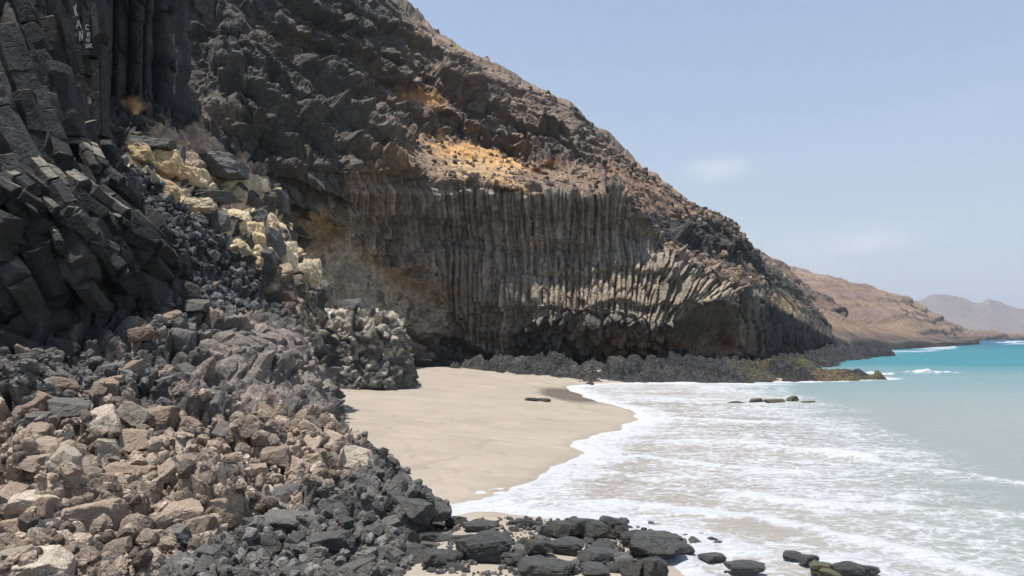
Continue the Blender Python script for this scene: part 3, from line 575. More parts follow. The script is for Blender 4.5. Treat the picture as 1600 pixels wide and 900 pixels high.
# ------------------------------------------------------------------ near outcrop: fractured slope, leaning columns, pale tuff band
def R3(l): return [W3(a[0], a[1], a[2]) if a[1] is not None else Z3(a[0], a[3], a[2]) for a in l]
nr_rows = [R3(l) for l in (
 [(-350,1010,6),(-100,1005,6.3),(60,1000,6.5),(180,995,6.6),(300,990,6.7),(400,985,6.9),(480,975,7.2),(560,965,7.6),(640,None,8,.05),(700,None,8.5,-.3),(740,None,9,-.8)],
 [(-350,880,8),(-100,875,8.2),(60,872,8.4),(180,870,8.5),(300,868,8.6),(400,866,8.8),(480,864,9),(550,862,9.3),(610,None,9.6,.2),(660,None,10.2,-.2),(700,None,10.6,-.8)],
 [(-350,805,9.2),(-100,805,9.4),(60,800,9.5),(180,798,9.6),(300,795,9.8),(400,792,10),(480,790,10.3),(560,788,10.8),(640,792,11.4),(690,None,12.3,-.1),(720,None,12.6,-.8)],
 [(-350,735,10.3),(-100,733,10.4),(60,730,10.6),(180,725,10.9),(300,722,11.2),(400,718,11.6),(480,716,12.2),(550,726,13),(622,752,13.8),(660,None,14,.0),(680,None,14.3,-.8)],
 [(-350,665,11.3),(-100,662,11.5),(60,660,11.7),(170,655,12.1),(280,650,12.6),(370,645,13.3),(440,645,14.2),(505,665,15.3),(556,698,16.3),(590,None,16.6,.1),(605,None,17,-.7)],
 [(-350,600,12.1),(-100,598,12.3),(60,592,12.5),(160,585,13),(260,578,13.7),(350,575,14.8),(420,590,16),(475,605,17.5),(514,645,18.6),(540,None,19,.3),(552,None,19.4,-.5)],
 [(-350,545,12.8),(-100,545,13),(60,545,13.2),(150,540,13.8),(240,530,14.8),(330,515,15.8),(400,515,16.9),(460,540,18.5),(500,585,20.3),(514,None,21,.6),(524,None,21.5,-.3)],
 [(-350,480,13.9),(-100,480,14.1),(60,480,14.3),(140,470,14.9),(220,460,15.9),(300,455,17),(370,462,18.6),(430,480,20.5),(486,510,22.5),(510,None,23.5,1.5),(518,None,24,-.2)],
 [(-350,400,13.3),(-100,400,13.4),(60,395,13.6),(130,385,14.3),(200,375,15.4),(270,370,17),(340,385,18.8),(405,400,21),(468,430,23.5),(500,470,25),(500,None,26,.8)],
 [(-350,300,13),(-100,300,13.3),(50,300,13.7),(110,305,14.6),(170,310,15.8),(230,315,17.4),(300,325,19.2),(370,335,21.5),(436,345,24),(456,400,26),(464,None,27,1)],
 [(-350,200,13.8),(-100,200,14.2),(40,215,14.9),(90,235,15.8),(140,250,16.8),(195,250,18.3),(255,255,20),(320,262,22),(390,278,24),(430,310,26),(434,None,27,2)],
 [(-350,80,15),(-100,80,15.5),(30,110,16.3),(80,150,17),(130,180,18),(180,196,19.5),(235,204,21),(290,214,22.5),(340,234,24),(390,275,26),(392,None,27,2)],
 [(-350,-50,16.5),(-100,-40,17),(30,0,17.6),(80,50,18.2),(130,110,19.2),(172,182,21),(235,188,22.5),(285,198,23.5),(325,220,25),(372,275,27),(365,None,28,2)],
 [(-350,-200,18),(-100,-190,18.3),(30,-120,18.8),(80,-90,19.5),(125,-40,20.5),(160,150,22.8),(230,190,24),(280,202,25),(312,230,26.5),(362,285,28),(352,None,29,2)],
 [(-350,-320,16.5),(-100,-300,17),(30,-280,17.5),(80,-260,18),(118,-200,19.5),(148,120,23.5),(225,198,25),(275,212,26),(305,245,27),(352,305,28.5),(342,None,29.5,2)])]
nr_rows = [[(r[0][0]-9-.25*k, r[0][1]+.5, r[0][2]+(1.5 if k > 9 else 0))]+list(r) for k, r in enumerate(nr_rows)]
nr_rows = [[(p[0]*.97, p[1]*.95, -1.0) for p in nr_rows[0]]]+nr_rows
def near_slope():
    P, n, px, py, nu, nv = net(nr_rows, 1.3, 56)
    q = P; Mr = np.array([[1, .25, .2], [-.25, 1, .15], [.1, -.3, 1.1]])
    b1, id1, e1 = blocks(q, 1.15, 400, amp=.26, tilt=1.2, crack=.12, M=Mr); b2, id2, e2 = blocks(q, .42, 401, amp=.5, tilt=1.4, crack=.42, M=Mr, cw=.16); b3, id3, e3 = blocks(q, .16, 402, amp=.4, tilt=1.2, crack=.25, cw=.2)
    h = b1+b2+.5*b3+.05*fbm(q*2, 5, 403)+.25*fbm(q*.4, 3, 404)
    # leaning columns upper left
    slope = .35; yb = np.minimum(py, 245)
    sx = px-slope*yb-.85*np.maximum(py-245, 0)+8*fbm(np.stack([px*.01, py*.01, px*0], 1), 3, 405)
    f1, f2, cid, off = voro(np.stack([sx/25., py/95.+3*rehash(h3(np.floor(sx/25).astype(np.int64), px*0, px*0, 4), 1), sx*0+.5], 1)*np.array([1, 1, 0])+np.array([0, 0, .5]), 406, .75)
    ht = (rehash(cid, 3)-.5)*.55+(rehash(cid, 4)-.5)*off[:, 0]*1.1-.35*np.abs(off[:, 0])**2*2-.2*(1-sst(0, .07, f2-f1))+off[:, 1]*(.3*rehash(cid, 5)+.25)+.03*fbm(q*3, 4, 407)
    colm = polymask(px, py, [(-400, -400), (165, -400), (165, 190), (200, 250), (270, 350), (280, 420), (240, 460), (-400, 480)], 8, 12, 408)
    h = h*(1-colm)+(ht*.9+.25*b1)*colm
    # small rubble gully down the middle
    rub = polymask(px, py, [(175, 255), (230, 270), (300, 340), (350, 380), (400, 440), (430, 500), (330, 510), (290, 450), (280, 380), (220, 310)], 8, 12, 409)
    h = h*(1-rub)+(.6*b1+b3*1.3+.45*b2)*rub
    tuff = polymask(px, py, [(190, 200), (260, 195), (340, 225), (420, 280), (470, 300), (475, 360), (520, 400), (535, 450), (515, 520), (470, 520), (420, 440), (385, 400), (350, 375), (320, 350), (270, 320), (250, 290), (200, 262)], 5, 12, 410)
    h = h*(1-tuff)+(.30*fbm(q*1.3, 5, 411)+.5*b2+.5*b1)*tuff
    knob = polymask(px, py, [(305, 540), (340, 505), (420, 505), (480, 540), (512, 600), (505, 650), (430, 640), (370, 620), (330, 610)], 8, 8, 412)
    kn = .45*np.exp(-((px-410)/90)**2-((py-575)/55)**2); h = h+kn+knob*(.25*b1+.18*fbm(q*3, 4, 413))
    h = h*(1-.45*knob)+kn*.4*knob
    low = sst(850, 905, py+.12*(px-300)); h = h*(1-.4*low)
    edge = sst(1., .0, P[:, 2]); h = h*(1-.5*edge)
    P2 = blur(P+n*h[:, None], nu, nv, 1)
    v = fbm(q*.6, 4, 414); v2 = fbm(q*3, 4, 415)
    r = rehash(id2, 9); r1 = rehash(id1, 9)
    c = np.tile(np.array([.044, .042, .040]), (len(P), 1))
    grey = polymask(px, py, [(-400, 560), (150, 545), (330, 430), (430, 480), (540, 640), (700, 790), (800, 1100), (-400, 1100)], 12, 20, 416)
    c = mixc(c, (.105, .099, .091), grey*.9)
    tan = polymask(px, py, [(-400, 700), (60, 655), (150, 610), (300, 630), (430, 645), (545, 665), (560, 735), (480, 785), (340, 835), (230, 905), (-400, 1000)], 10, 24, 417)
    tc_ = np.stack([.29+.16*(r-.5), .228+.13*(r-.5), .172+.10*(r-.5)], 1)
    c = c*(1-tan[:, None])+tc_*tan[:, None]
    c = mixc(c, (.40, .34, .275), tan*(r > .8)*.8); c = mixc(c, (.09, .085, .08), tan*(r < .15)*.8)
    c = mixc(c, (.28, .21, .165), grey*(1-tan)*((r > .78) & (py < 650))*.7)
    c = mixc(c, (.20, .168, .142), knob*sst(-.3, .3, v2+.3)*.75)
    c = mixc(c, (.46, .355, .225), tuff*(1-.9*sst(400, 450, py))); c = mixc(c, (.26, .21, .145), tuff*sst(390, 440, py)*sst(-.25, .2, v2+.3*v))
    c = mixc(c, (.035, .035, .037), tuff*(r < .42)*.9); c = mixc(c, (.36, .26, .19), tuff*polymask(px, py, [(240, 195), (340, 215), (400, 270), (300, 265), (250, 235)], 6, 8, 418)*.8)
    c = mixc(c, (.11, .085, .06), (rehash(cid, 7) > .6)*colm*(py < 220)*(px > 40)*.7)
    c *= (1+.28*v2)[:, None]
    o = mesh_obj('rock_outcrop', P2, gridfaces(nu, nv), M_near, np.clip(c, .01, .9))
    return o, P2, px, py
near, NP, Npx, Npy = near_slope()
tag(near, 'near slope of broken basalt with leaning columns and a pale tuff band', 'rock outcrop', kind='structure')
NS = scr(NP)
def surf(px, py, r=5.):
    m = (np.abs(NS[:, 0]-px) < r) & (np.abs(NS[:, 1]-py) < r)
    if not m.any(): return None
    Q = NP[m]; j = np.argmin(Q[:, 1]); k = np.percentile(Q[:, 1], 20)
    return W3(px, py, float(k))

# tall vertical columns behind the ledge
def tower():
    st = [120, 160, 200, 240, 268, 284, 290, 280]; Yb = [21.8, 22.6, 23., 23.4, 23.9, 24.6, 27, 33]
    rs = [Rw(st, [p]*8, [a+d for a in Yb]) for p, d in ((235, .1), (190, .1), (100, 0), (0, -.3), (-120, -.8), (-260, -1.6))]
    rs.append(Rw(st, [-300]*8, [a+6 for a in Yb])); rs.append(Rw(st, [-200]*8, [a+14 for a in Yb]))
    P, n, px, py, nu, nv = net(rs, 1.5)
    W_ = 25.; sx = px+2.5*fbm(np.stack([px*.03, py*.015, px*0], 1), 3, 430)+.03*(py-100)
    sx = np.where(P[:, 1] > 25, 284+(P[:, 1]-25)*20, sx)
    f1, f2, cid, off = voro(np.stack([sx/W_, py/210., sx*0+.5], 1)*np.array([1, 1, 0])+np.array([0, 0, .5]), 431, .7)
    b, i2, e = blocks(P, .8, 432, amp=.12, tilt=1.2, crack=.06)
    lowm = sst(150, 172, py+10*(rehash(cid, 3)-.5)); g1, g2, gid, go = voro(np.stack([sx/14, py/70., sx*0+.5], 1)*np.array([1, 1, 0])+np.array([0, 0, .5]), 433, .7)
    h = (rehash(cid, 3)-.5)*.5+(rehash(cid, 4)-.5)*off[:, 0]*.9-.9*np.abs(off[:, 0])**3*3-.18*(1-sst(0, .06, f2-f1))+b+.04*fbm(P*3, 4, 434)
    hb = (rehash(gid, 3)-.5)*.35-.8*np.abs(go[:, 0])**2-.1*(1-sst(0, .08, g2-g1))+.35
    h = h*(1-lowm)+hb*lowm
    P2 = P+n*h[:, None]; c = np.tile(np.array([.036, .036, .038]), (len(P), 1))*(1+.5*(rehash(cid, 8)-.5)+.3*fbm(P*2, 4, 435))[:, None]
    w = sst(2.5, 0, np.abs(px-(277+.02*(py-60)))-4)*sst(48, 64, py)*(1-sst(140, 152, py)); c = mixc(c, (.27, .20, .13), w*.9)
    c = mixc(c, (.11, .095, .08), sst(.1, .4, fbm(P*.8, 3, 436))*.5)
    return mesh_obj('column_buttress', P2, gridfaces(nu, nv), M_near, np.clip(c, .01, .9))
tag(tower(), 'tall upright basalt buttress behind the ledge with dry grass', 'cliff', kind='structure')

# pale-topped conglomerate knoll at the beach edge
def knoll():
    st = [500, 520, 545, 575, 605, 628, 640, 640, 620]
    A = [Rz(st, [-.3]*9, [33, 32.5, 32, 32, 32.5, 34, 36, 39, 42]), Rz(st[:5]+[636, 650, 650, 625], [.9, .9, .9, .9, .9, .8, .8, .8, .8], [33, 32.3, 31.9, 31.9, 32.4, 34, 36.4, 39, 42]),
         Rz(st, [2.2, 2.1, 2.1, 2.1, 2.1, 2.1, 2, 2, 2], [33.4, 32.8, 32.5, 32.7, 33, 34.4, 36.2, 39, 42]), Rz(st, [3.5, 3.4, 3.3, 3.3, 3.3, 3.2, 3.1, 3, 3], [33.6, 33, 32.6, 32.7, 33, 34.3, 36, 39, 42]),
         Rz([504, 522, 545, 573, 600, 618, 628, 628, 615], [4.3, 4.2, 4.1, 4.15, 4.1, 4.0, 3.8, 3.7, 3.6], [34.2, 33.8, 33.4, 33.4, 33.8, 35, 36.4, 38.5, 41]),
         Rz([510, 526, 548, 572, 592, 605, 610, 610, 605], [4.5, 4.4, 4.3, 4.35, 4.3, 4.1, 4, 3.9, 3.7], [38, 37.5, 37, 37, 37, 37.5, 38, 39, 40])]
    P, n, px, py, nu, nv = net(A, 1.3)
    b1, id1, e1 = blocks(P, 1.0, 450, amp=.3, tilt=1.1, crack=.18); b2, id2, e2 = blocks(P*np.array([1, 1, 1.6]), .38, 451, amp=.42, tilt=1., crack=.3, cw=.25)
    cl = fbm(P*.9, 4, 452)
    P2 = blur(P+n*(b1*.9+b2*.5+.35*cl+.08*fbm(P*4, 3, 455))[:, None], nu, nv, 1)
    v = fbm(P*2.2, 4, 453); r = rehash(id2, 5)
    c = np.tile(np.array([.33, .29, .23]), (len(P), 1)); dk = sst(-.2, .1, v-.25*(P[:, 2]-2.6)*.6+.1+(r-.5)*.6); c = mixc(c, (.10, .093, .085), dk)
    c = mixc(c, (.46, .40, .31), sst(3.3, 4.1, P[:, 2]+.5*v)*(1-dk)*.8)
    return mesh_obj('conglomerate_knoll', P2, gridfaces(nu, nv), M_near, np.clip(c, .01, .9))
tag(knoll(), 'pale crusted knoll of dark pebbly rock at the back corner of the sand', 'rock outcrop', kind='structure')

# ------------------------------------------------------------------ basalt prisms
def prism(name, pts, rad, parent, mat, sides=6, rot=0., taper=1., tipt=(0, 0), seed=0, flat=1., noise=.02):
    import bmesh
    R = random.Random(seed); pts = [Vector(p) for p in pts]; L = [0]
    for a, b_ in zip(pts, pts[1:]): L.append(L[-1]+(b_-a).length)
    def at(t):
        i = min(len(L)-2, max(0, int(np.searchsorted(L, t)-1))); return pts[i].lerp(pts[i+1], min(1, max(0, (t-L[i])/(L[i+1]-L[i]+1e-9))))
    sides = R.choice([5, 6, 6]); ang = [2*math.pi*i/sides+R.uniform(-.26, .26)+rot for i in range(sides)]; rr = [rad*R.uniform(.84, 1.14) for _ in range(sides)]
    bm = bmesh.new(); t = 0.; upv = Vector((0, -1, 0)); first = True
    while t < L[-1]-.02:
        ln = min(L[-1]-t, rad*R.uniform(2.2, 4.5)); a, b_ = at(t), at(t+ln); ax = (b_-a).normalized(); e1 = (upv-ax*upv.dot(ax)).normalized(); e2 = ax.cross(e1)
        off = e1*R.uniform(-.07, .07)*rad+e2*R.uniform(-.07, .07)*rad; sc_ = R.uniform(.93, 1.05); tx, ty = (tipt if first else (R.uniform(-.12, .12), R.uniform(-.12, .12))); bx, by = R.uniform(-.12, .12), R.uniform(-.12, .12); rings = []
        for e_, c_, (u, v) in ((0, a, (tx, ty)), (1, b_-ax*.012, (bx, by))):
            ring = []
            for i in range(sides):
                x_, y_ = math.cos(ang[i])*rr[i]*sc_, math.sin(ang[i])*rr[i]*sc_; ring.append(bm.verts.new(c_+off+e2*x_+e1*y_+ax*(x_*u+y_*v+R.uniform(-.04, .04)*rad)))
            rings.append(ring)
        for i in range(sides): bm.faces.new((rings[0][i], rings[0][(i+1) % sides], rings[1][(i+1) % sides], rings[1][i]))
        bm.faces.new(rings[0][::-1]); bm.faces.new(rings[1]); t += ln; first = False
    bmesh.ops.recalc_face_normals(bm, faces=bm.faces)
    bmesh.ops.bevel(bm, geom=list(bm.edges), offset=.045*rad, segments=1, affect='EDGES'); bmesh.ops.triangulate(bm, faces=[f for f in bm.faces if len(f.verts) > 4])
    bmesh.ops.subdivide_edges(bm, edges=[e for e in bm.edges if e.calc_length() > .35*rad], cuts=3, use_grid_fill=True)
    A = np.array([list(v.co) for v in bm.verts]); A += .055*rad/.3*np.stack([fbm(A*3.1, 3, seed), fbm(A*3.1+7, 3, seed+1), fbm(A*3.1+13, 3, seed+2)], 1)
    for v, a in zip(bm.verts, A): v.co = a
    me = bpy.data.meshes.new(name); bm.to_mesh(me); bm.free(); me.materials.append(mat)
    o = bpy.data.objects.new(name, me); C.objects.link(o)
    if parent: o.parent = parent
    return o
M_col = rock_material('column_basalt', .5, 6., contrast=.5, base=(.040, .038, .036), varobj=.5, toplit=(.24, .21, .165), crk=.8, crs=.4)
M_colb = rock_material('column_basalt_brown', .5, 6., contrast=.5, base=(.055, .047, .038), varobj=.35, toplit=(.34, .29, .22), crk=.8, crs=.4)
M_top = rock_material('column_basalt_pale', .55, 7., contrast=.3, base=(.19, .165, .135), varobj=.2)  # paler column basalt, not assigned to any object
def YS(px, py): 
    q = surf(px, py, 7)
    return q[1] if q else 16.
tops = [(6, 38, 42, 190, 0), (98, 33, 30, 120, 1), (108, 3, 28, 110, 1), (92, 103, 40, 130, 0), (101, 152, 28, 120, 0), (70, 28, 24, 170, 1), (45, -20, 26, 200, 0), (75, -30, 24, 150, 1), (20, -30, 34, 220, 0), (128, -30, 26, 90, 1),
        (152, -40, 24, 100, 0), (45, 90, 30, 150, 0), (66, 150, 34, 140, 0), (118, 120, 26, 120, 0), (30, 150, 44, 150, 0), (138, 190, 28, 100, 0), (-20, 120, 50, 170, 0)]
for i, (px, py, w, ln, br) in enumerate(tops):
    Yt = YS(max(px+ln*.1, 5), max(py+ln*.4, 8))-.25-.02*w/10; r = w/2*Yt/F*1.05
    sl_ = .34*(1-px/190); pts = [W3(px+sl_*d*(1+.3*d/ln), py+d, Yt-.25+d/ln*.05) for d in (0, ln*.3, ln*.65, ln)]
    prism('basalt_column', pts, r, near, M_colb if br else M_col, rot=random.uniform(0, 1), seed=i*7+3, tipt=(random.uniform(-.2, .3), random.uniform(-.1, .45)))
lows = [(22, 248, 75, 430, 58), (75, 252, 128, 415, 44), (60, 252, 108, 322, 34), (112, 300, 186, 362, 42), (155, 312, 232, 366, 40), (92, 310, 146, 366, 32), (196, 356, 260, 396, 40), (200, 374, 252, 424, 42), (122, 350, 168, 428, 38),
        (32, 335, 84, 462, 48), (150, 384, 200, 446, 38), (98, 404, 152, 470, 38), (-25, 340, 20, 480, 52), (118, 284, 158, 314, 44), (133, 218, 158, 262, 26), (112, 200, 148, 262, 24), (68, 180, 100, 262, 40), (170, 268, 205, 300, 30), (10, 400, 60, 490, 44), (165, 340, 205, 380, 26)]
Rr = random.Random(5)
for _ in range(26):
    x0, y0 = Rr.uniform(-10, 190), Rr.uniform(255, 400)
    if y0 > 300+x0*.9 or y0 < 225+x0*.35: continue
    L_ = Rr.uniform(30, 75); a_ = .75+Rr.uniform(-.25, .25)+.3*(y0 > 330)*(x0 < 90); lows.append((x0, y0, x0+L_*math.cos(a_), y0+L_*math.sin(a_), Rr.uniform(18, 30)))
for i, (x0, y0, x1, y1, w) in enumerate(lows):
    Ya = YS(max(x0, 6), y0)-.3; Yb = YS(x1, y1)-.35; Yb = min(Yb, Ya+1.2); r = w/2*Ya/F*.92
    mx_, my_ = (x0+x1)/2+(.02*(y1-y0)), (y0+y1)/2
    prism('basalt_column', [W3(x0-6, y0, Ya+.25), W3(mx_, my_, (Ya+Yb)/2-.12), W3(x1, y1, Yb), W3(x1+10, y1+14, Yb+.6)], r, near, M_col, rot=random.uniform(0, 1), seed=i*11+200, tipt=(random.uniform(-.3, .3), random.uniform(0, .5)), taper=.94)
# the two columns with white painted letters
def strokes(name, lines, Y, parent, w=.022):
    V = []; Fc = []
    for ln in lines:
        pp = [Vector(W3(a, b_, Y)) for a, b_ in ln]
        for a, b_ in zip(pp, pp[1:]):
            d = (b_-a).normalized(); nn = Vector((d.z, 0, -d.x))*w; a2, b2 = a-d*w*.6, b_+d*w*.6; k = len(V); th = Vector((0, -.006, 0))
            V += [a2-nn*.8, b2-nn, b2+nn, a2+nn*.9]; V += [v+th for v in V[k:k+4]]
            Fc += [(k+4, k+5, k+6, k+7), (k, k+1, k+5, k+4), (k+1, k+2, k+6, k+5), (k+2, k+3, k+7, k+6), (k+3, k, k+4, k+7)]
    me = bpy.data.meshes.new(name); me.from_pydata([tuple(v) for v in V], [], Fc); me.materials.append(M_paint); o = bpy.data.objects.new(name, me); C.objects.link(o); o.parent = parent; return o
M_paint = rock_material('white_paint', .3, 25., contrast=.25, base=(.45, .45, .46))
def panel(cx, pytop, pybot, w, Y, seed, lean=0.):
    r = w/2*Y/F; pts = [W3(cx+lean*(p-pytop), p, Y+r*.866) for p in (pytop, pytop*.5+pybot*.5, pybot)]
    V = []; n = 6; P = []
    for k, p in enumerate(pts):
        for i in range(6):
            a = math.pi/3*i+math.pi/6+math.pi/6; V.append((p[0]+math.cos(a)*r, p[1]+math.sin(a)*r, p[2]+(.05*math.cos(a+1)*r*3 if k == 0 else 0)))
    Fc = [tuple(range(6))[::-1]]+[(k*6+i, k*6+(i+1) % 6, k*6+6+(i+1) % 6, k*6+6+i) for k in range(2) for i in range(6)]
    me = bpy.data.meshes.new('basalt_column'); me.from_pydata(V, [], Fc); me.materials.append(M_col)
    import bmesh
    bm = bmesh.new(); bm.from_mesh(me); bmesh.ops.bevel(bm, geom=list(bm.edges), offset=.025, segments=2, affect='EDGES'); bm.to_mesh(me); bm.free()
    o = bpy.data.objects.new('basalt_column', me); C.objects.link(o); o.parent = near; return o
Yp = 17.2
pa = panel(141, 25, 90, 26, Yp-.25, 1); pa['label'] = 'upright column with white letters C R O UR painted down its face'
strokes('painted_letters', [[(139, 40), (135.5, 38.5), (134, 42), (135, 46), (138.5, 46)], [(136.5, 57), (137, 51), (140.5, 51.5), (140, 54), (137, 54.5), (141, 57.5)], [(135, 61), (139.5, 60.5), (140, 64.5), (136, 65), (135, 61)],
    [(134.5, 69), (134.8, 74), (137.5, 74.5), (137.8, 69)], [(139.8, 74.5), (141, 68), (143.2, 69.5), (141, 71.5), (144, 74.5)]], Yp-.29, pa, w=.008)
pb = panel(155, 73, 215, 29, 17.5, 2, .02)
pc = panel(118, 4, 118, 19, 17., 3, .15); pc['label'] = 'leaning column with white letters K A N painted down its edge'
strokes('painted_letters', [[(115.5, 10), (118.5, 24)], [(119, 7), (118, 16), (121.5, 25)], [(120, 44), (122.5, 31), (127, 44)], [(121, 40), (126, 39)], [(125, 64), (124.5, 48), (129, 63), (128.5, 47)]], 16.96, pc, w=.009)

# ------------------------------------------------------------------ rocks
def ico(sub):
    import bmesh
    bm = bmesh.new(); bmesh.ops.create_icosphere(bm, subdivisions=sub, radius=1); V = np.array([list(v.co) for v in bm.verts]); Fc = np.array([[v.index for v in f.verts] for f in bm.faces]); bm.free(); return V, Fc
ICO = {s_: ico(s_) for s_ in (4, 5, 6)}
def rock_mesh(name, seed, mat, sub=5, planes=6, rough=.03, ball=.04, elong=(1, 1, 1), size=.4, kk=55.):
    D, Fc = ICO[sub]; R = np.random.default_rng(seed)
    box = np.array([[1, 0, 0], [-1, 0, 0], [0, 1, 0], [0, -1, 0], [0, 0, 1], [0, 0, -1]])+R.normal(size=(6, 3))*.24
    n = np.vstack([box, R.normal(size=(planes, 3))]); n /= np.linalg.norm(n, axis=1)[:, None]
    dd = np.concatenate([R.uniform(.66, .86, 6), R.uniform(.74, .98, planes)]); dot = np.clip(D@n.T, 1e-3, None); rr = dd[None]/dot
    r = -np.log(np.exp(-kk*np.minimum(rr, 3)).sum(1)+np.exp(-kk*1.25))/kk
    P = D*(r*(1-ball)+ball*.9)[:, None]*np.array(elong)
    Q = P*2.0+seed*3.1; b, i_, e = blocks(P*1., .7, seed+5, amp=.08, tilt=1.5, crack=.03, cw=.08)
    P = P+D*(rough*fbm(Q, 4, seed)*2+b*.8+.012*fbm(Q*5, 3, seed+3))[:, None]
    return mesh_obj(name, P, Fc, mat, link=False).data
def mat_rocks(nm, base, sc_=11, ct=.48, var=.25, rough=.92, spec=.25, speck=.45, bump=.6):
    return rock_material(nm, bump, sc_, rough=rough, contrast=ct, base=base, varobj=var, spec=spec, speck=speck, crk=.9, crs=.16)
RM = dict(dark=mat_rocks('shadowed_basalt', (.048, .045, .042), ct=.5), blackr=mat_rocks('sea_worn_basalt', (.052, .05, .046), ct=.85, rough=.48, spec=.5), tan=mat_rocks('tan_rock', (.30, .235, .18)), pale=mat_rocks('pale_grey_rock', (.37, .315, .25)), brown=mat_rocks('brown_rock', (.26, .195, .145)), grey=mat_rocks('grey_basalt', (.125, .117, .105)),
          black=mat_rocks('black_basalt', (.088, .084, .077), ct=.85, rough=.75, spec=.5), tuff=mat_rocks('yellow_tuff', (.52, .39, .22), 7, .5), tuffw=mat_rocks('cream_tuff', (.56, .46, .32), 7, .45), rust=mat_rocks('reddish_basalt', (.13, .085, .065)),
          weed=mat_rocks('weedy_basalt', (.085, .08, .045), ct=.6, rough=.6, spec=.5))
# local sizes shrink the object-space texture, so each kind has meshes made for its size
PROTO = {}
def proto(kind, k):
    key = (kind, k)
    if key not in PROTO:
        rnd = kind in ('blackr', 'weed'); sd = 1000+k*37+sum(map(ord, kind))
        tf = kind.startswith('tuff')
        PROTO[key] = rock_mesh('rock_shape', sd, RM[kind], 5, planes=[3, 5, 4, 7, 2, 6, 4, 8][k % 8], rough=.13 if tf else .035, ball=.10 if tf else (.05 if rnd else .02), elong=(1, .9+.05*(k % 3), .82+.06*(k % 4)), kk=26. if tf else (50. if rnd else 60.))
    return PROTO[key]
def rock(kind, pos, size, label, group=None, k=None, rot=None, name='rock', cat='rock'):
    k = random.randrange(8) if k is None else k
    o = bpy.data.objects.new(name, proto(kind, k)); C.objects.link(o); o.location = pos; o.scale = size
    o.rotation_euler = rot or (random.uniform(-.35, .35), random.uniform(-.35, .35), random.uniform(0, 6.28)); tag(o, label, cat, group); return o
def hero(kind, px, py, w, h, label, k=0, rot=None, sink=.2, deep=.8, where='near', name='boulder', cat='boulder'):
    if where == 'sand':
        Y = 10.
        for _ in range(25):
            z = max(.03, float(sand_z(np.array([(px-800)*Y/F]), np.array([Y]))[0][0])); Y = Y*.5+.5*(CH-z)*F/(py+h*.5-HZ)
        p = W3(px, py, Y); p = (p[0], p[1], p[2]-h*.10*Y/F)
    else:
        q = surf(px, py+h*.15, 6); p = q if q else W3(px, py, 12); Y = p[1]; p = W3(px, py, Y+.08)
    sx = w/2*Y/F*1.03; sz = h/2*Y/F*(1.2 if where == 'near' else .95)
    placed.append((p[0], p[1], p[2], sx))
    return rock(kind, p, (sx, sx*deep, sz), label, None, k, rot or (0, 0, random.uniform(-.4, .4)), name, cat)
placed = []
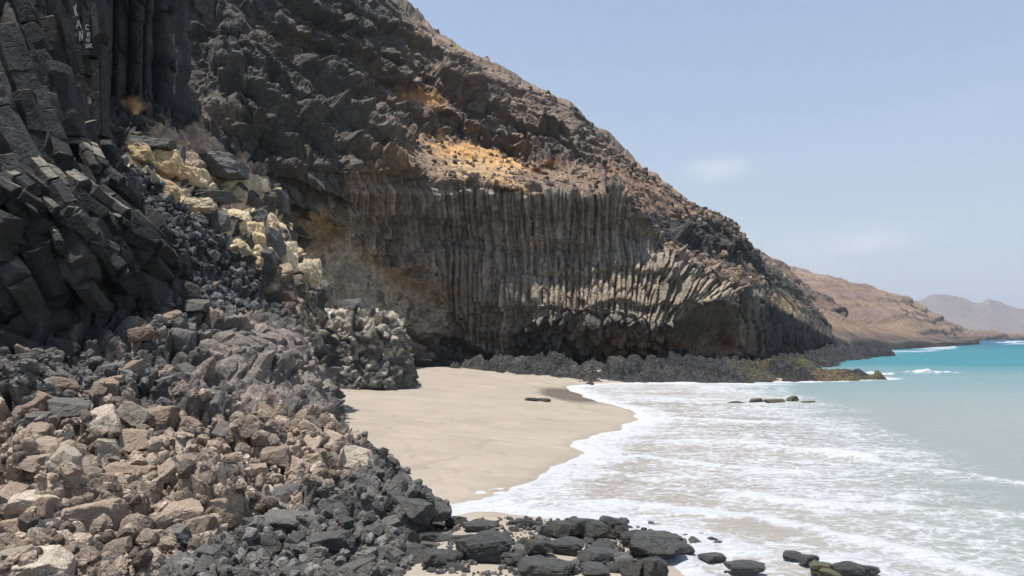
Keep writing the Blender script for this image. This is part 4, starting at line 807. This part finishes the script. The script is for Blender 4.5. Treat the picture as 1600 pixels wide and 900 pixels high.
H = [('tan', 150, 808, 92, 56, 'large tan wedge-shaped boulder with a dark undercut front above the bottom left corner', 0), ('pale', 24, 872, 54, 32, 'flat cream slab rock in the bottom left corner', 2), ('brown', 22, 832, 62, 46, 'brown boulder with a shaded front just above the corner slab', 2),
     ('pale', 62, 792, 88, 50, 'broad sloping tan-white slab left of the wedge-shaped boulder', 4), ('pale', 102, 720, 46, 40, 'upright whitish block, left one of a pair in the tan rocks', 6), ('pale', 168, 708, 36, 44, 'cracked whitish block, right one of a pair in the tan rocks', 3),
     ('tan', 430, 716, 56, 42, 'smooth brown-tan boulder high on the right of the tan rocks', 1), ('tan', 401, 738, 44, 32, 'rounded tan boulder just below the smooth brown-tan one', 5), ('grey', 448, 818, 84, 44, 'wide dark grey block with a black hollow under its front', 0), ('tan', 215, 690, 60, 42, 'angular tan block with a pointed top amid the slope', 2),
     ('brown', 205, 745, 74, 46, 'dull brown triangular block beside the cracked whitish one', 4), ('tan', 55, 725, 60, 30, 'low tan block near the left edge', 1), ('tan', 285, 800, 62, 34, 'broad cracked tan slab in the middle of the slope', 3), ('tan', 310, 825, 50, 42, 'tan hexagonal block at the border of the dark rocks', 6),
     ('grey', 275, 838, 60, 36, 'grey rounded block under the tan slabs', 5), ('brown', 110, 870, 40, 34, 'small reddish-brown block above the corner sand', 6), ('tan', 345, 795, 50, 40, 'tan block with a black shadow on its right flank', 0), ('black', 335, 868, 56, 44, 'dark hexagonal block in the lower slope', 4), ('grey', 80, 825, 44, 30, 'bluish grey slab leaning between brown boulders', 7),
     ('black', 520, 850, 90, 40, 'long black block at the foot of the slope beside sand', 1), ('black', 585, 868, 60, 34, 'black block with a square shaded face at the sand', 6), ('brown', 250, 655, 50, 36, 'brown block under the dark overhang', 3), ('grey', 110, 640, 66, 34, 'flat grey block at the shadow edge below the columns', 2),
     ('brown', 170, 604, 50, 36, 'reddish brown angular boulder just below the shadowed columns', 1), ('grey', 60, 660, 60, 34, 'dark grey slab near the left edge in half shade', 5), ('grey', 310, 480, 44, 24, 'flat-topped grey block catching sun above the knob', 2), ('grey', 285, 532, 40, 44, 'grey block beside the rounded brown knob', 0),
     ('black', 340, 266, 112, 38, 'thick black slab bedded across the pale tuff', 1), ('black', 330, 309, 96, 20, 'thin black slab below the thick one in the pale tuff', 3), ('grey', 240, 228, 76, 30, 'broad grey-brown slab under the dry grass', 2), ('black', 274, 243, 28, 32, 'dark cube of basalt wedged beside yellow tuff', 6), ('grey', 218, 190, 40, 18, 'small flat grey slab just under the dry grass', 4),
     ('tuff', 215, 242, 50, 34, 'yellow pitted tuff boulder nearest the columns', 1), ('tuff', 258, 255, 56, 50, 'tall bright yellow tuff boulder in the middle of the row', 5), ('tuff', 294, 275, 38, 30, 'smooth yellow tuff boulder beside the black slab', 2), ('tuff', 266, 306, 34, 34, 'round orange-yellow tuff boulder standing alone', 6), ('tuffw', 310, 324, 60, 30, 'cream pitted tuff boulder under the thin black slab', 3),
     ('tuffw', 374, 346, 46, 40, 'pale beige tuff block between black stones', 0), ('tuff', 392, 366, 48, 44, 'orange tuff boulder low in the pale band', 7), ('tuffw', 446, 410, 36, 62, 'upright cream tuff pillar near the outcrop edge', 4), ('tuffw', 482, 430, 46, 52, 'bright cream tuff block sticking out at the outcrop edge', 5), ('tuffw', 404, 290, 32, 26, 'small pale tuff lump on the skyline of the outcrop', 1),
     ('black', 345, 345, 36, 34, 'black block under the cream tuff boulder', 2), ('black', 402, 342, 34, 32, 'black stone right of the beige tuff block', 5), ('black', 428, 380, 34, 60, 'tall black block left of the cream pillar', 0), ('black', 415, 405, 34, 36, 'black hexagonal block low beside the cream pillar', 4), ('black', 368, 378, 22, 26, 'small black cube under the beige tuff block', 6),
     ('black', 432, 318, 40, 36, 'dark boulder on the skyline of the outcrop', 7), ('black', 485, 465, 30, 30, 'black block under the cream block at the edge', 3), ('rust', 448, 470, 28, 30, 'reddish block in the dark base of the tuff', 1), ('grey', 505, 455, 24, 34, 'thin grey block at the outer edge of the outcrop', 2)]
for kd, px, py, w, h, lb, k in H: hero(kd, px, py, w, h, lb, k)
o_ = hero('black', 553, 480, 40, 25, 'squared dark boulder perched on the pale knoll', 2)
o_.location = W3(553, 481, 34.0); o_.scale = (.7, .6, .52)
S_ = [('rust', 640, 822, 74, 30, 'reddish brown craggy rock set in the sand', 3), ('blackr', 752, 850, 84, 48, 'broad black rock of joined hexagonal blocks', 2), ('blackr', 842, 852, 50, 30, 'black rock just right of the hexagonal one', 0), ('blackr', 855, 826, 32, 24, 'left end stone of the black row by the foam', 1),
      ('blackr', 878, 824, 38, 34, 'second stone of the black row by the foam', 4), ('blackr', 905, 820, 52, 40, 'tall rounded stone in the black row by the foam', 0), ('blackr', 930, 824, 46, 40, 'faceted stone in the middle of the black row', 3), ('blackr', 958, 820, 46, 34, 'rounded stone at the right end of the black row', 7), ('blackr', 1020, 846, 86, 46, 'largest domed black rock at the edge of the surf', 5),
      ('blackr', 988, 838, 50, 26, 'low black stone joining the row to the domed rock', 2), ('blackr', 985, 882, 40, 34, 'square black stone near the bottom edge by green algae', 6), ('blackr', 1022, 882, 50, 42, 'rounded black boulder in front of the domed rock', 1), ('blackr', 1070, 856, 34, 20, 'small black stone beside the domed rock in foam', 3),
      ('blackr', 880, 850, 60, 26, 'flat black rock behind the algae patch', 2), ('blackr', 935, 866, 56, 26, 'low speckled rock beside the algae patch', 4), ('blackr', 690, 868, 70, 30, 'low black rock slab on sand', 1), ('blackr', 630, 860, 62, 30, 'long low black rock at the foot of the slope', 5), ('blackr', 668, 838, 40, 24, 'small black rock touching the reddish one', 0),
      ('blackr', 790, 868, 50, 22, 'flat dark rock near the bottom edge', 7), ('blackr', 850, 882, 96, 28, 'long black rock low against the bottom edge', 1), ('blackr', 930, 888, 50, 20, 'small dark ledge rock at the bottom edge', 3), ('blackr', 712, 812, 40, 20, 'black stone where the slope meets the foam', 6), ('blackr', 745, 820, 56, 18, 'thin flat rock at the foam tip', 2),
      ('weed', 1285, 884, 44, 22, 'black rock with green weed in the surf', 4), ('blackr', 1318, 888, 52, 26, 'domed black rock between the weedy one and the flat one in surf', 2), ('weed', 1300, 894, 40, 16, 'low weedy ledge right at the bottom edge in surf', 1), ('blackr', 1262, 872, 34, 20, 'small black rock left of the weedy one in surf', 0), ('blackr', 1236, 866, 30, 16, 'outer small black rock awash in foam', 5), ('blackr', 1160, 884, 60, 20, 'low black rock awash near the bottom edge', 2), ('blackr', 1350, 888, 40, 16, 'black rock right of the weedy one in surf', 7), ('blackr', 1115, 868, 44, 12, 'dark stone barely above the foam', 1),
      ('blackr', 831, 623, 24, 7, 'left of two small dark rocks on the open beach', 1), ('blackr', 852, 624, 20, 7, 'right of two small dark rocks on the open beach', 3), ('blackr', 828, 812, 14, 10, 'pebble-sized black stone in the sand', 3)]
for kd, px, py, w, h, lb, k in S_: hero(kd, px, py, w, h, lb, k, where='sand', sink=0)
for i, (px, py, w, h, lb) in enumerate([(1150, 627, 22, 4, 'leftmost dark reef stone awash in the foam'), (1182, 626, 26, 8, 'second dark reef stone awash in the foam'), (1208, 627, 34, 8, 'long low reef stone awash in the foam'), (1238, 625, 24, 12, 'green-topped tallest reef stone awash in the foam'), (1262, 627, 26, 5, 'rightmost flat reef stone awash in the foam')]):
    Y = CH*F/(py+3-HZ); rock('weed' if i != 1 else 'black', Z3(px, .04, Y), (w/2*Y/F*1.1, w/2*Y/F*.7, h/2*Y/F*1.5), lb, None, i, (0, 0, .2*i))
# scattered blocks: as many as can be told apart
from mathutils import kdtree
def scatter(kind_fn, poly, n, smin, smax, label_fn, dens=.8, face=None, sink=.16, tilt=.28):
    m = polymask(Npx, Npy, poly, 1) > .5; vis = m & (np.abs(NS[:, 0]-Npx) < 60) & (NP[:, 1] < 30); idx = np.nonzero(vis)[0]; R = np.random.default_rng(len(poly)*31+n); cnt = 0
    area = 1/np.maximum(NP[idx, 1], 1)**0; tries = R.choice(idx, 6000)
    for j in tries:
        if cnt >= n: break
        p = NP[j]; s_ = R.uniform(smin, smax)*(1 if R.random() > .15 else 1.35)*(p[1]/11)**.3
        if any((p[0]-a)**2+(p[1]-b_)**2+(p[2]-c_)**2 < (dens*(s_+d_))**2 for a, b_, c_, d_ in placed): continue
        placed.append((p[0], p[1], p[2], s_)); kd = kind_fn(NS[j, 0], NS[j, 1], R); lb, g = label_fn(kd)
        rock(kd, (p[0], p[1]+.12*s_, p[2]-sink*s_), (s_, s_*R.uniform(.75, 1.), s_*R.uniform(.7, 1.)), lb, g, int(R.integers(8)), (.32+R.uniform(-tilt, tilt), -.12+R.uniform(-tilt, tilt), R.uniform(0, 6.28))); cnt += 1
    return cnt
LB = {'tan': 'tan angular block among the sunlit rocks of the lower slope', 'pale': 'whitish angular block among the sunlit rocks of the lower slope', 'brown': 'brown angular block wedged in the rocky slope', 'grey': 'grey angular block wedged in the rocky slope', 'black': 'black block at the dark foot of the slope'}
GR = {'tan': 'tan blocks of the rocky slope', 'pale': 'whitish blocks of the rocky slope', 'brown': 'brown blocks of the rocky slope', 'grey': 'grey blocks of the rocky slope', 'black': 'black blocks at the foot of the slope'}
def kmid(px, py, R):
    u = R.random()
    return 'tan' if u < .62 else 'pale' if u < .76 else 'brown' if u < .9 else 'grey'
def klow(px, py, R): return 'black' if R.random() < .65 else 'grey'
def kup(px, py, R): u = R.random(); return 'grey' if u < .7 else 'brown'
n1 = scatter(kmid, [(-150, 720), (60, 675), (170, 640), (300, 645), (430, 668), (530, 690), (550, 735), (480, 780), (340, 830), (220, 900), (200, 960), (-150, 1000)], 135, .15, .31, lambda k: (LB[k], GR[k]), dens=.74)
n2 = scatter(klow, [(330, 835), (480, 785), (560, 740), (620, 770), (680, 800), (640, 900), (560, 950), (250, 960), (230, 900)], 66, .13, .27, lambda k: (LB[k], GR[k]), dens=.74)
n3 = scatter(kup, [(-100, 560), (150, 545), (280, 480), (310, 560), (330, 625), (430, 655), (500, 680), (430, 672), (300, 650), (170, 640), (60, 675), (-100, 710)], 34, .17, .33, lambda k: (LB[k], GR[k]), dens=.7)
LB['dk'] = 'dark angular block among the leaning columns'
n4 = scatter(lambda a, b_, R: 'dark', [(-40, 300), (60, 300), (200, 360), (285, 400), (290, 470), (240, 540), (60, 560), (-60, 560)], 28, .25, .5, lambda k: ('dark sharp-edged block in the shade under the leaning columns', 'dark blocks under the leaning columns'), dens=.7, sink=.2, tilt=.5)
# small jagged stones along the strip of shore rocks
R = np.random.default_rng(21); n5 = 0
while n5 < 44:
    px, py = R.uniform(600, 1130), R.uniform(806, 897)
    if py < 806+(px-950)*.12: continue
    Y = 10.; z = float(sand_z(np.array([(px-800)*Y/F]), np.array([Y]))[0][0]); Y = (CH-z)*F/(py-HZ); z = float(sand_z(np.array([(px-800)*Y/F]), np.array([Y]))[0][0])
    s_ = R.uniform(.09, .19); p = Z3(px, z-.02*s_, Y)
    if any((p[0]-a)**2+(p[1]-b_)**2 < (.62*(s_+d_))**2 for a, b_, c_, d_ in placed): continue
    placed.append((*p, s_)); rock('black' if R.random() < .6 else 'blackr', p, (s_*1.25, s_*.9, s_*.7), 'small jagged black rock lying half buried in the sand by the surf', 'small black rocks in the shore strip', int(R.integers(8))); n5 += 1
print('scattered', n1, n2, n3, n4)

# ------------------------------------------------------------------ uncountable rubble, dry plants
def stones(name, pos, size, colr, label, mat, sub=2, seed=1):
    import bmesh
    bm = bmesh.new(); bmesh.ops.create_icosphere(bm, subdivisions=sub, radius=1); D = np.array([list(v.co) for v in bm.verts]); D /= np.linalg.norm(D, axis=1)[:, None]; Fc = np.array([[v.index for v in f.verts] for f in bm.faces]); bm.free()
    R = np.random.default_rng(seed); vs = []
    for k in range(14):
        box = np.array([[1, 0, 0], [-1, 0, 0], [0, 1, 0], [0, -1, 0], [0, 0, 1], [0, 0, -1]])+R.normal(size=(6, 3))*.28; n = np.vstack([box, R.normal(size=(4, 3))]); n /= np.linalg.norm(n, axis=1)[:, None]
        dd = R.uniform(.62, .92, 10); r = np.minimum((dd[None]/np.clip(D@n.T, 1e-3, None)).min(1), 1.2); vs.append(D*r[:, None])
    n = len(pos); V = np.zeros((n, len(D), 3)); 
    for i in range(n):
        m_ = np.array(Euler(tuple(R.uniform(-3, 3, 3))).to_matrix()); V[i] = (vs[i % 14]*np.array([1, R.uniform(.7, 1), R.uniform(.55, .95)]))@m_.T*size[i]+pos[i]
    Fa = (Fc[None]+(np.arange(n)*len(D))[:, None, None]).reshape(-1, 3); col = np.repeat(colr, len(D), 0)
    return tag(mesh_obj(name, V.reshape(-1, 3), Fa, mat, col), label, 'rubble', kind='stuff')
R = np.random.default_rng(99)
# foot of the slope and sand around the black rocks
pp, ss, cc = [], [], []
while len(pp) < 900:
    px, py = R.uniform(560, 1350), R.uniform(795, 905)
    if R.random() > np.exp(-((px-800)/330)**2)*1.1: continue
    Y = 10.
    z = float(sand_z(np.array([(px-800)*Y/F]), np.array([Y]))[0][0]); Y = (CH-z)*F/(py-HZ)
    z, d = sand_z(np.array([(px-800)*Y/F]), np.array([Y]))
    if d[0] < -.8: continue
    q_ = np.array([[(px-800)*Y/F, Y, 0]])
    if fbm(q_*1.3, 2, 77)[0] < -.05: continue
    s_ = .018+.06*R.random()**2.2; pp.append(Z3(px, float(z[0])+s_*.2, Y)); ss.append(s_); cc.append(np.array([.07, .068, .066])*R.uniform(.6, 1.7) if R.random() < .85 else np.array([.22, .16, .12]))
stones('black_rubble', np.array(pp), np.array(ss), np.array(cc), 'small black stones strewn between the shore rocks', M_near)
# rubble of the gully and between blocks
m = (polymask(Npx, Npy, [(175, 255), (230, 270), (300, 340), (350, 380), (400, 440), (420, 490), (340, 500), (310, 500), (290, 450), (280, 380), (220, 310)], 1) > .5)
idx = R.choice(np.nonzero(m)[0], 1500); p_ = NP[idx]; s_ = (.03+.10*R.random(1500)**2)*(p_[:, 1]/13)**.5; p_ = p_+np.array([0, 0, 1])*s_[:, None]*.3
stones('gully_rubble', p_, s_, np.array([.075, .074, .074])[None]*R.uniform(.6, 1.8, (1500, 1)), 'dark broken rubble filling the gully of the near slope', M_near, seed=5)
m = (polymask(Npx, Npy, [(-100, 680), (170, 640), (300, 640), (430, 660), (545, 690), (560, 735), (480, 785), (340, 835), (230, 905), (-100, 950)], 1) > .5)
idx = R.choice(np.nonzero(m)[0], 2600); p_ = NP[idx]; s_ = (.025+.13*R.random(2600)**2.2); p_ = p_+np.array([0, 0, 1])*s_[:, None]*.25
stones('tan_rubble', p_, s_, np.array([.225, .178, .137])[None]*R.uniform(.35, 1.6, (2600, 1)), 'small tan chips lodged between the sunlit blocks', M_near, seed=6)
m = polymask(Npx, Npy, [(-100, 560), (150, 545), (280, 480), (310, 560), (330, 625), (430, 655), (560, 700), (690, 800), (640, 900), (560, 960), (230, 960), (340, 830), (480, 780), (540, 735), (520, 690), (300, 640), (170, 635), (-100, 690)], 1) > .5
idx = R.choice(np.nonzero(m)[0], 2200); p_ = NP[idx]; s_ = (.025+.12*R.random(2200)**2.2); p_ = p_+np.array([0, 0, 1])*s_[:, None]*.25
stones('grey_rubble', p_, s_, np.array([.11, .103, .094])[None]*R.uniform(.45, 1.6, (2200, 1)), 'small broken grey stones packed between the dark blocks', M_near, seed=7)
P2c, cpx, cpy, cN = CL
m = polymask(cpx, cpy, [(630, 240), (650, 215), (720, 200), (800, 235), (930, 255), (1000, 290), (1060, 320), (1040, 345), (1070, 385), (1150, 400), (1215, 440), (1150, 452), (1100, 425), (1040, 395), (985, 318), (900, 306), (800, 296), (700, 287), (640, 275)], 1) > .5
m |= polymask(cpx, cpy, [(945, 240), (1010, 262), (1190, 395), (1060, 350), (1000, 322), (955, 292)], 1) > .5
m |= (cN[:, 2] > .85) & (cpy < 300) & (cpy > 0) & (cpx > 450) & (R.random(len(cpx)) < .3)
idx = R.choice(np.nonzero(m)[0], 4200); p_ = P2c[idx]; s_ = (.07+.30*R.random(4200)**4)*(p_[:, 1]/62); g_ = R.uniform(.6, 1.5, (4200, 1))
cl_ = np.where(R.random((4200, 1)) < .55, np.array([.10, .085, .075])[None], np.array([.23, .17, .12])[None])*g_
stones('hillside_scree', p_+np.array([0, 0, 1])*s_[:, None]*.2, s_, cl_, 'loose brown and dark scree on the ledges of the high slope', M_cliff, seed=8)

def blades(name, base, n, h, spread, mat, label, cat, seed, w=.011, group=None):
    R = np.random.default_rng(seed); V = []; Fc = []
    for i in range(n):
        a = R.uniform(0, 6.28); b0 = np.array(base)+np.array([math.cos(a), math.sin(a), 0])*spread*.25*R.random(); ln = h*R.uniform(.6, 1.1); sp = spread*R.uniform(.1, 1); k = len(V); d = np.array([math.cos(a), math.sin(a), 0]); sd = np.array([-d[1], d[0], 0])
        for j in range(6):
            t_ = j/5; c = b0+d*sp*t_**1.7+np.array([0, 0, ln*(t_-.35*t_*t_*(sp/spread))]); ww = w*(1-t_*.9); V += [c-sd*ww, c+sd*ww, c+np.array([0, 0, ww*.7])]
            if j:
                o = k+3*j
                for u in range(3): Fc.append((o-3+u, o-3+(u+1) % 3, o+(u+1) % 3, o+u))
    me = bpy.data.meshes.new(name); me.from_pydata([tuple(v) for v in V], [], Fc); me.materials.append(mat); o = bpy.data.objects.new(name, me); C.objects.link(o); return tag(o, label, cat, group)
M_straw = rock_material('dry_straw', .1, 20., contrast=.3, base=(.66, .42, .22)); M_twig = rock_material('pale_twigs', .1, 20., contrast=.3, base=(.48, .42, .30)); M_bush = rock_material('rust_bush', .1, 5., contrast=.3, base=(.27, .15, .085))
q = surf(208, 180, 8) or W3(208, 180, 20.)
blades('grass_tuft', W3(210, 181, q[1]-.25), 260, .6, .42, M_straw, 'dry orange grass tuft on the ledge below the tall columns', 'grass tuft', 1)
q = surf(200, 218, 6) or W3(200, 218, 18.)
blades('dead_plant', W3(199, 226, q[1]-.15), 60, .36, .16, M_twig, 'small bleached dead plant beside the yellow tuff', 'plant', 2)
for i, (px, py, h, sp, lb) in enumerate([(858, 262, .9, 1.1, 'rust brown dry shrub on the scree above the column wall'), (838, 268, .6, .8, 'smaller rust shrub left of the larger one on the scree')]):
    j = np.argmin((scr(P2c)[:, 0]-px)**2+(scr(P2c)[:, 1]-py)**2+(P2c[:, 1] > 90)*1e6); blades('dry_shrub', P2c[j]-np.array([0, 0, .1]), 420, h, sp, M_bush, lb, 'shrub', 5+i, w=.02)

# ------------------------------------------------------------------ sea air
def haze():
    import bmesh
    me = bpy.data.meshes.new('haze'); bm = bmesh.new(); bmesh.ops.create_cube(bm, size=1); bm.to_mesh(me); bm.free()
    o = bpy.data.objects.new('haze', me); C.objects.link(o); o.location = (4000, 7000, 290); o.scale = (22000, 15000, 600)
    m = bpy.data.materials.new('haze_air'); m.use_nodes = True; t = m.node_tree; t.nodes.clear(); ou = N(t, 'ShaderNodeOutputMaterial'); v = N(t, 'ShaderNodeVolumePrincipled')
    v.inputs['Color'].default_value = (.86, .91, 1, 1); v.inputs['Density'].default_value = .00016; v.inputs['Anisotropy'].default_value = .2; t.links.new(v.outputs[0], ou.inputs['Volume']); me.materials.append(m)
    tag(o, 'thin sea haze over the bay and the far hills', 'haze', kind='stuff')
haze()
